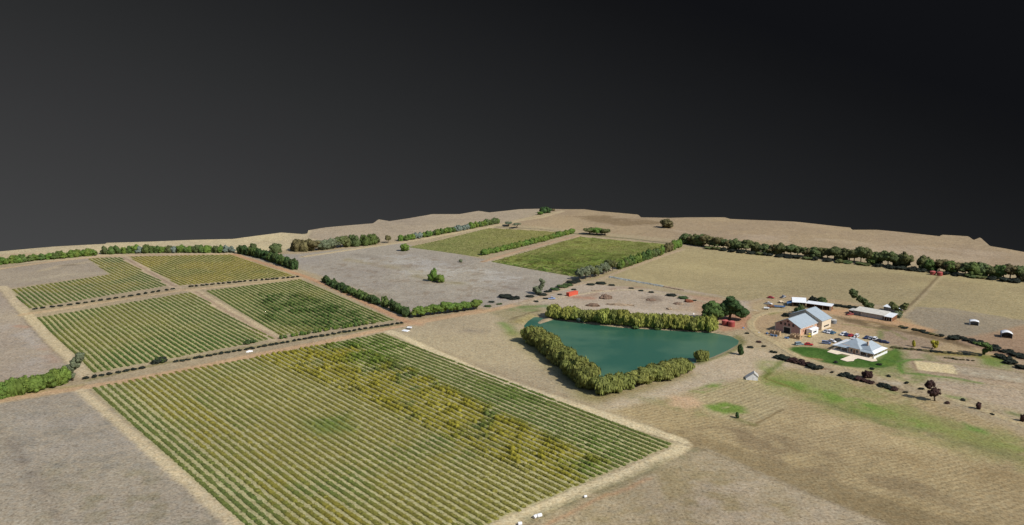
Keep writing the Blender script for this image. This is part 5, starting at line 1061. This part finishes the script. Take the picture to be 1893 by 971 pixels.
for i in range(200):
    t = i / 199; r = g2.uniform(.25, .55); q = np.array([(-1, -1, -1), (1, -1, -1), (1, 1, -1), (-1, 1, -1), (-1, -1, 1), (1, -1, 1), (1, 1, 1), (-1, 1, 1)]) * g2.uniform(.5, 1.1, (8, 3)) * r
    mbv.append(q + np.array([(P3.x - P2.x) * t + g2.normal(0, .4), (P3.y - P2.y) * t + g2.normal(0, .4), .2])); mbf += [tuple(b + k for k in f_) for f_ in [(0, 3, 2, 1), (4, 5, 6, 7), (0, 1, 5, 4), (1, 2, 6, 5), (2, 3, 7, 6), (3, 0, 4, 7)]]; b += 8
o = npmesh('rubble_pile', np.concatenate(mbv), mbf, M['soil2']); o.location = P2; tag(o, 'short scattered line of tan rubble continuing the pale rubble line', 'rubble')

# ---------------------------------------------------------------- cars
PAINT = {}
def paintm(c):
    if c not in PAINT:
        PAINT[c] = flat('car_paint', c, .35, 0, .03, 1, .5)
    return PAINT[c]
def car_proto(style):
    r_ = empty('parked_car', (0, 0, 0)); L_ = 4.5; W_ = 1.8
    prof = {'sedan': [(-2.25, .35), (-2.25, .78), (-2.1, .92), (-1.3, .98), (1.0, .98), (1.5, .9), (2.15, .76), (2.25, .6), (2.25, .35)],
            'van': [(-2.4, .35), (-2.4, 1.0), (1.5, 1.02), (2.25, .9), (2.4, .6), (2.4, .35)], 'ute': [(-2.5, .4), (-2.5, 1.0), (-.6, 1.0), (1.3, 1.02), (2.3, .92), (2.45, .65), (2.45, .4)]}[style]
    glass = {'sedan': [(-1.75, .95), (-1.15, 1.42), (.35, 1.44), (1.05, .95)], 'van': [(-2.3, .98), (-2.2, 1.72), (.7, 1.75), (1.5, .98)], 'ute': [(-.7, .98), (-.5, 1.6), (.6, 1.62), (1.3, .98)]}[style]
    mb = MB(); mb.prism(prof, -W_ / 2, W_ / 2, 'y'); mb.build('body', M['whitep'], r_, False, .05)
    mb = MB(); mb.prism(glass, -W_ / 2 + .1, W_ / 2 - .1, 'y'); gl = mb.build('cabin_glass', M['glass'], r_)
    x0, x1 = glass[1][0], glass[2][0]; zt = max(glass[1][1], glass[2][1])
    mb = MB(); mb.box(x0 - .05, x1 + .05, -W_ / 2 + .12, W_ / 2 - .12, zt - .02, zt + .05)
    for xa, za, xb, zb in ((glass[0][0], glass[0][1], x0, zt), (glass[3][0], glass[3][1], x1, zt)):
        for y in (-W_ / 2 + .1, W_ / 2 - .1): mb.cyl((xa, y, za), (xb, y, zb), .05, .05, 5)
    mb.build('roof', M['whitep'], r_)
    if style == 'ute': mb = MB(); mb.box(-2.4, -.75, -.8, .8, 1.0, 1.03); mb.build('tray', M['black'], r_)
    for x in (-1.4, 1.4):
        for y in (-.9, .9): mb = MB(); mb.cyl((x, y - .1, .33), (x, y + .1, .33), .33, .33, 14); wh = mb.build('wheel', M['black'], r_); mb = MB(); mb.cyl((x, y - .115, .33), (x, y + .115, .33), .17, .17, 10); mb.build('rim', M['greyp'], wh)
    for y in (-.62, .62): mb = MB(); mb.box(prof[-2][0] - .06, prof[-2][0] + .03, y - .18, y + .18, .58, .72); mb.build('headlight', M['glass'], r_)
    return r_
PROT = {}
def car(px, py, rz, colr, style, label, group=None):
    if style not in PROT: PROT[style] = car_proto(style); r_ = PROT[style]
    else: r_ = copy_tree(PROT[style])
    p = at(px, py); r_.location = p; r_.rotation_euler.z = rz; r_.scale = (1, 1, 1)
    for ch in r_.children:
        if ch.name.split('.')[0] in ('body', 'roof'):
            sl_ = ch.material_slots[0]; sl_.link = 'OBJECT'; sl_.material = paintm(colr)
    tag(r_, label, 'car', group); return r_
WH = (226, 228, 232); SV = (164, 170, 180); NV = (44, 56, 96); TL = (64, 110, 138); RDc = (190, 52, 58); BK = (36, 42, 44); DKB = (34, 42, 66)
ROWC = [(1526.5, 614.5, SV, 'sedan', 'silver-grey car, first in the parked row right of the barn'), (1533, 616, WH, 'van', 'white car left of the teal car in the parked row'), (1540, 617, TL, 'sedan', 'teal-blue car in the parked row right of the barn'),
        (1559, 620, WH, 'van', 'white car just left of the navy car in the parked row'), (1566.5, 621, NV, 'sedan', 'navy car left of the red car in the parked row'), (1574, 622, RDc, 'sedan', 'red car in the middle of the parked row'),
        (1583, 624, WH, 'van', 'white car standing alone right of the red parked car'), (1602, 626, NV, 'sedan', 'bright navy car behind the homestead roof, parked row'), (1610, 627, SV, 'sedan', 'silver car right of the bright navy car in the row'),
        (1617.5, 628.5, WH, 'van', 'white van right of the silver car at the row\'s end')]
for px, py, c_, st, lb in ROWC: car(px, py, BRZ + 1.57 + rnd.uniform(-.15, .15) + (3.14 if rnd.random() < .4 else 0), c_, st, lb, 'cars parked in the row behind the yard')
car(1626, 632, -.5, DKB, 'sedan', 'dark blue car behind the homestead\'s right end, left one of two'); car(1636, 634.5, -.5, NV, 'sedan', 'navy car behind the homestead\'s right end, right one of two')
car(1527.5, 636, -.35, (120, 136, 170), 'van', 'silver-blue van in the open yard left of the black car'); car(1538, 632.5, -.9, WH, 'sedan', 'white car parked askew between the silver-blue van and the black car'); car(1550, 631.5, .35, BK, 'van', 'black car alone in the open yard above the homestead')
car(1579, 631, -.1, WH, 'van', 'white van directly behind the homestead\'s roof ridge'); car(1477, 638, .2, (140, 158, 168), 'van', 'pale blue-grey car at the lawn\'s upper edge beside the red car'); car(1495, 638.5, -.25, RDc, 'sedan', 'bright red car at the lawn\'s upper edge')
car(1425, 551.5, -.5, (184, 70, 76), 'sedan', 'faded red car on the field left of the gabled shed'); car(1448, 550.5, .8, SV, 'ute', 'silver ute at the edge of the field above the gabled shed')
car(1420.5, 563, -.6, WH, 'ute', 'white ute among the machinery left of the gabled shed'); car(1020, 553.5, .1, (150, 170, 210), 'ute', 'small pale blue ute left of the orange container')
car(1571, 582.5, .3, (170, 90, 84), 'ute', 'dull red truck in front of the carport by the long shed')
# machinery and loads left of the gabled shed
def trailer(px, py, L_, rz, mt, label, deck=True, name='farm_trailer', cat='trailer'):
    a_ = at(px, py); r_ = empty(name, a_, rz); m_ = MB(); m_.box(-L_ / 2, L_ / 2, -1, 1, .7, .9); m_.build('deck', mt, r_, bevel=.03)
    m_ = MB(); m_.box(-L_ / 2, L_ / 2, -1, -.92, .9, 1.3); m_.box(-L_ / 2, L_ / 2, .92, 1, .9, 1.3); m_.box(-L_ / 2, -L_ / 2 + .08, -.9, .9, .9, 1.3); m_.build('side_board', mt, r_)
    for x in (-L_ / 4, L_ / 6):
        for y in (-.95, .95): m_ = MB(); m_.cyl((x, y - .1, .38), (x, y + .1, .38), .38, .38, 12); m_.build('wheel', M['black'], r_)
    m_ = MB(); m_.cyl((L_ / 2, 0, .75), (L_ / 2 + 1.2, 0, .55), .07, .05, 6); m_.build('drawbar', M['greyp'], r_); return tag(r_, label, cat)
trailer(1427, 568.5, 6.5, .05, M['brown'], 'brown flat trailer on the gravel left of the gabled shed'); trailer(1440, 569, 7.5, -.3, M['bluet'], 'blue trailer between the brown trailer and the gabled shed')
trailer(1417, 572, 3.4, -.3, M['whitep'], 'small white trailer nearest the driveway bend'); trailer(1444, 560, 3, .3, M['cream'], 'small cream trailer above the blue one')
trailer(757, 608.5, 2.6, -.2, M['whitep'], 'white trailer standing at the road junction above the big vineyard')
def crates(px, py, nx, ny, nz, rz, s_, mt, label, group, name='wooden_crate', cat='crate'):
    a_ = at(px, py); c_, s2 = math.cos(rz), math.sin(rz); k = 0
    for i in range(nx):
        for j in range(ny):
            hz_ = nz - (1 if rnd.random() < .3 else 0)
            for l in range(hz_):
                if ('crate', mt.name) not in MESH:
                    r_ = empty(name, (0, 0, 0)); m_ = MB(); t = .05
                    for z in (.12, .36, .6): m_.box(-.5, .5, -.5, -.46, z, z + .2); m_.box(-.5, .5, .46, .5, z, z + .2); m_.box(-.5, -.46, -.46, .46, z, z + .2); m_.box(.46, .5, -.46, .46, z, z + .2)
                    m_.build('side_boards', mt, r_); m_ = MB(); m_.box(-.46, .46, -.46, .46, .1, .14); [m_.box(x - .06, x + .06, -.5, .5, 0, .1) for x in (-.42, 0, .42)]; m_.build('base', mt, r_)
                    m_ = MB(); [m_.box(x - .04, x + .04, y - .04, y + .04, .1, .82) for x in (-.43, .43) for y in (-.43, .43)]; m_.build('corner_post', mt, r_); MESH[('crate', mt.name)] = r_
                else: r_ = copy_tree(MESH[('crate', mt.name)])
                x = i * s_ * 1.08; y = j * s_ * 1.08; r_.location = (a_.x + x * c_ - y * s2, a_.y + x * s2 + y * c_, a_.z + l * s_ * .84); r_.rotation_euler.z = rz + rnd.uniform(-.04, .04); r_.scale = (s_,) * 3
                k += 1; tag(r_, label.format(['bottom', 'second', 'third'][l], nth(i + 1), ['front', 'middle', 'back'][j]), cat, group)
crates(1425, 618, 4, 2, 2, BRZ + .25, 1.35, M['crate'], '{} layer wooden crate, {} from the left, {} row, stack left of the barn door', 'crates stacked left of the barn door')
crates(1463, 625, 4, 3, 2, BRZ + .1 + 1.57 * 0, 1.35, M['crate'], '{} layer wooden crate, {} from the left, {} row, stack right of the barn door', 'crates stacked right of the barn door')
for i, (px, py) in enumerate([(1426, 621), (1430, 622), (1435, 622.5), (1418, 618), (1452, 626), (1456, 626.5)]):
    a_ = at(px, py); r_ = empty('steel_drum_pallet', a_, .3 * i); m_ = MB(); m_.box(-.7, .7, -.6, .6, 0, .14); m_.build('pallet', M['crate'], r_)
    for x in (-.34, .34):
        for y in (-.3, .3): m_ = MB(); m_.cyl((x, y, .14), (x, y, 1.0), .29, .29, 12); m_.build('drum', M['greyp'] if (x > 0) else M['bluet'], r_)
    tag(r_, 'pallet of grey and blue drums in front of the barn, {} from the left'.format(nth([3, 0, 0, 0, 0, 0][0] - 2) if i == 3 else nth({0: 2, 1: 3, 2: 4, 4: 5, 5: 6}[i])), 'drum pallet', 'drum pallets in front of the barn')
# forklift
p = at(1496.5, 623.5); fk = empty('forklift', p, .4); tag(fk, 'small yellow forklift beside the white marquee', 'forklift')
mb = MB(); mb.prism([(-1.2, .3), (-1.2, 1.1), (-.7, 1.2), (-.1, .8), (.8, .8), (.8, .3)], -.55, .55, 'y'); mb.build('body', M['yellowp'], fk, bevel=.04)
mb = MB(); [mb.box(x - .04, x + .04, y - .04, y + .04, .8, 2.1) for x in (-.7, .5) for y in (-.5, .5)]; mb.box(-.8, .6, -.55, .55, 2.1, 2.16); mb.build('roll_cage', M['yellowp'], fk)
mb = MB(); mb.box(.85, .98, -.45, -.35, .05, 2.3); mb.box(.85, .98, .35, .45, .05, 2.3); mb.box(.86, .95, -.35, .35, 1.4, 1.5); mb.build('mast', M['black'], fk)
for y in (-.3, .3): mb = MB(); mb.box(.98, 2.0, y - .06, y + .06, .08, .14); mb.build('fork', M['greyp'], fk)
for x in (-.75, .5):
    for y in (-.55, .55): mb = MB(); mb.cyl((x, y - .1, .3), (x, y + .1, .3), .3, .3, 12); mb.build('wheel', M['black'], fk)
# pale sheets, bags and wrapped bales
p = at(750, 612); mb = MB(); mb.prism([(-1.5, 0), (1.5, 0), (1.5, .35), (.2, .5), (-1.5, .3)], -1.9, 1.9); o = mb.build('tarpaulin', M['whitep'], bevel=.05); o.location = p; o.rotation_euler.z = -.5; tag(o, 'bright white tarpaulin spread beside the white trailer', 'tarpaulin')
def lump(px, py, wx, wy, h, mt, name, label, cat, rz=0): mound(px, py, wx, wy, h, mt, label, rz, name, cat, .25)
for i, (px, py, s_) in enumerate([(457, 651.5, 1.2), (461, 650.5, 1.5), (465, 650, 1.1)]): lump(px, py, s_ * 1.3, s_, s_ * .55, M['whitep'], 'white_sack', 'white bulk sack on the verge of the main road, {} from the left'.format(nth(i + 1)), 'sack')
def bale(px, py, r, L_, rz, label):
    a_ = at(px, py); r_ = empty('hay_bale', a_, rz); m_ = MB(); m_.cyl((-L_ / 2, 0, r), (L_ / 2, 0, r), r, r, 20); m_.build('wrap', M['whitep'], r_, bevel=.1)
    m_ = MB(); m_.cyl((-L_ / 2 - .02, 0, r), (-L_ / 2, 0, r), r * .7, r * .7, 16); m_.build('end_face', M['cream'], r_); return tag(r_, label, 'bale', 'wrapped bales by the bottom track')
bale(997, 956, .6, 1.6, .5, 'white wrapped bale beside the bottom track, the right one of the touching pair'); bale(989, 958, .55, 1.4, .9, 'cream and white bale beside the bottom track, left of the touching pair')
bale(961, 971, .55, 1.3, .3, 'white bale cut by the bottom frame edge beside the track'); bale(1082, 920, .42, 1.0, .4, 'small white bale further up the bottom track, farthest right')
lump(1282, 581, 1.2, 1, .7, M['whitep'], 'white_sack', 'single white sack on the pale earth left of the fig trees', 'sack')
lump(1374, 607, 1.2, 1, .7, M['bluet'], 'blue_drum_cover', 'tiny pale blue covered pile beside the driveway bend', 'cover')
lump(1403, 615.5, 1.6, 1.2, .5, M['conc'], 'grey_pile', 'tiny pale grey pile inside the driveway bend', 'pile')
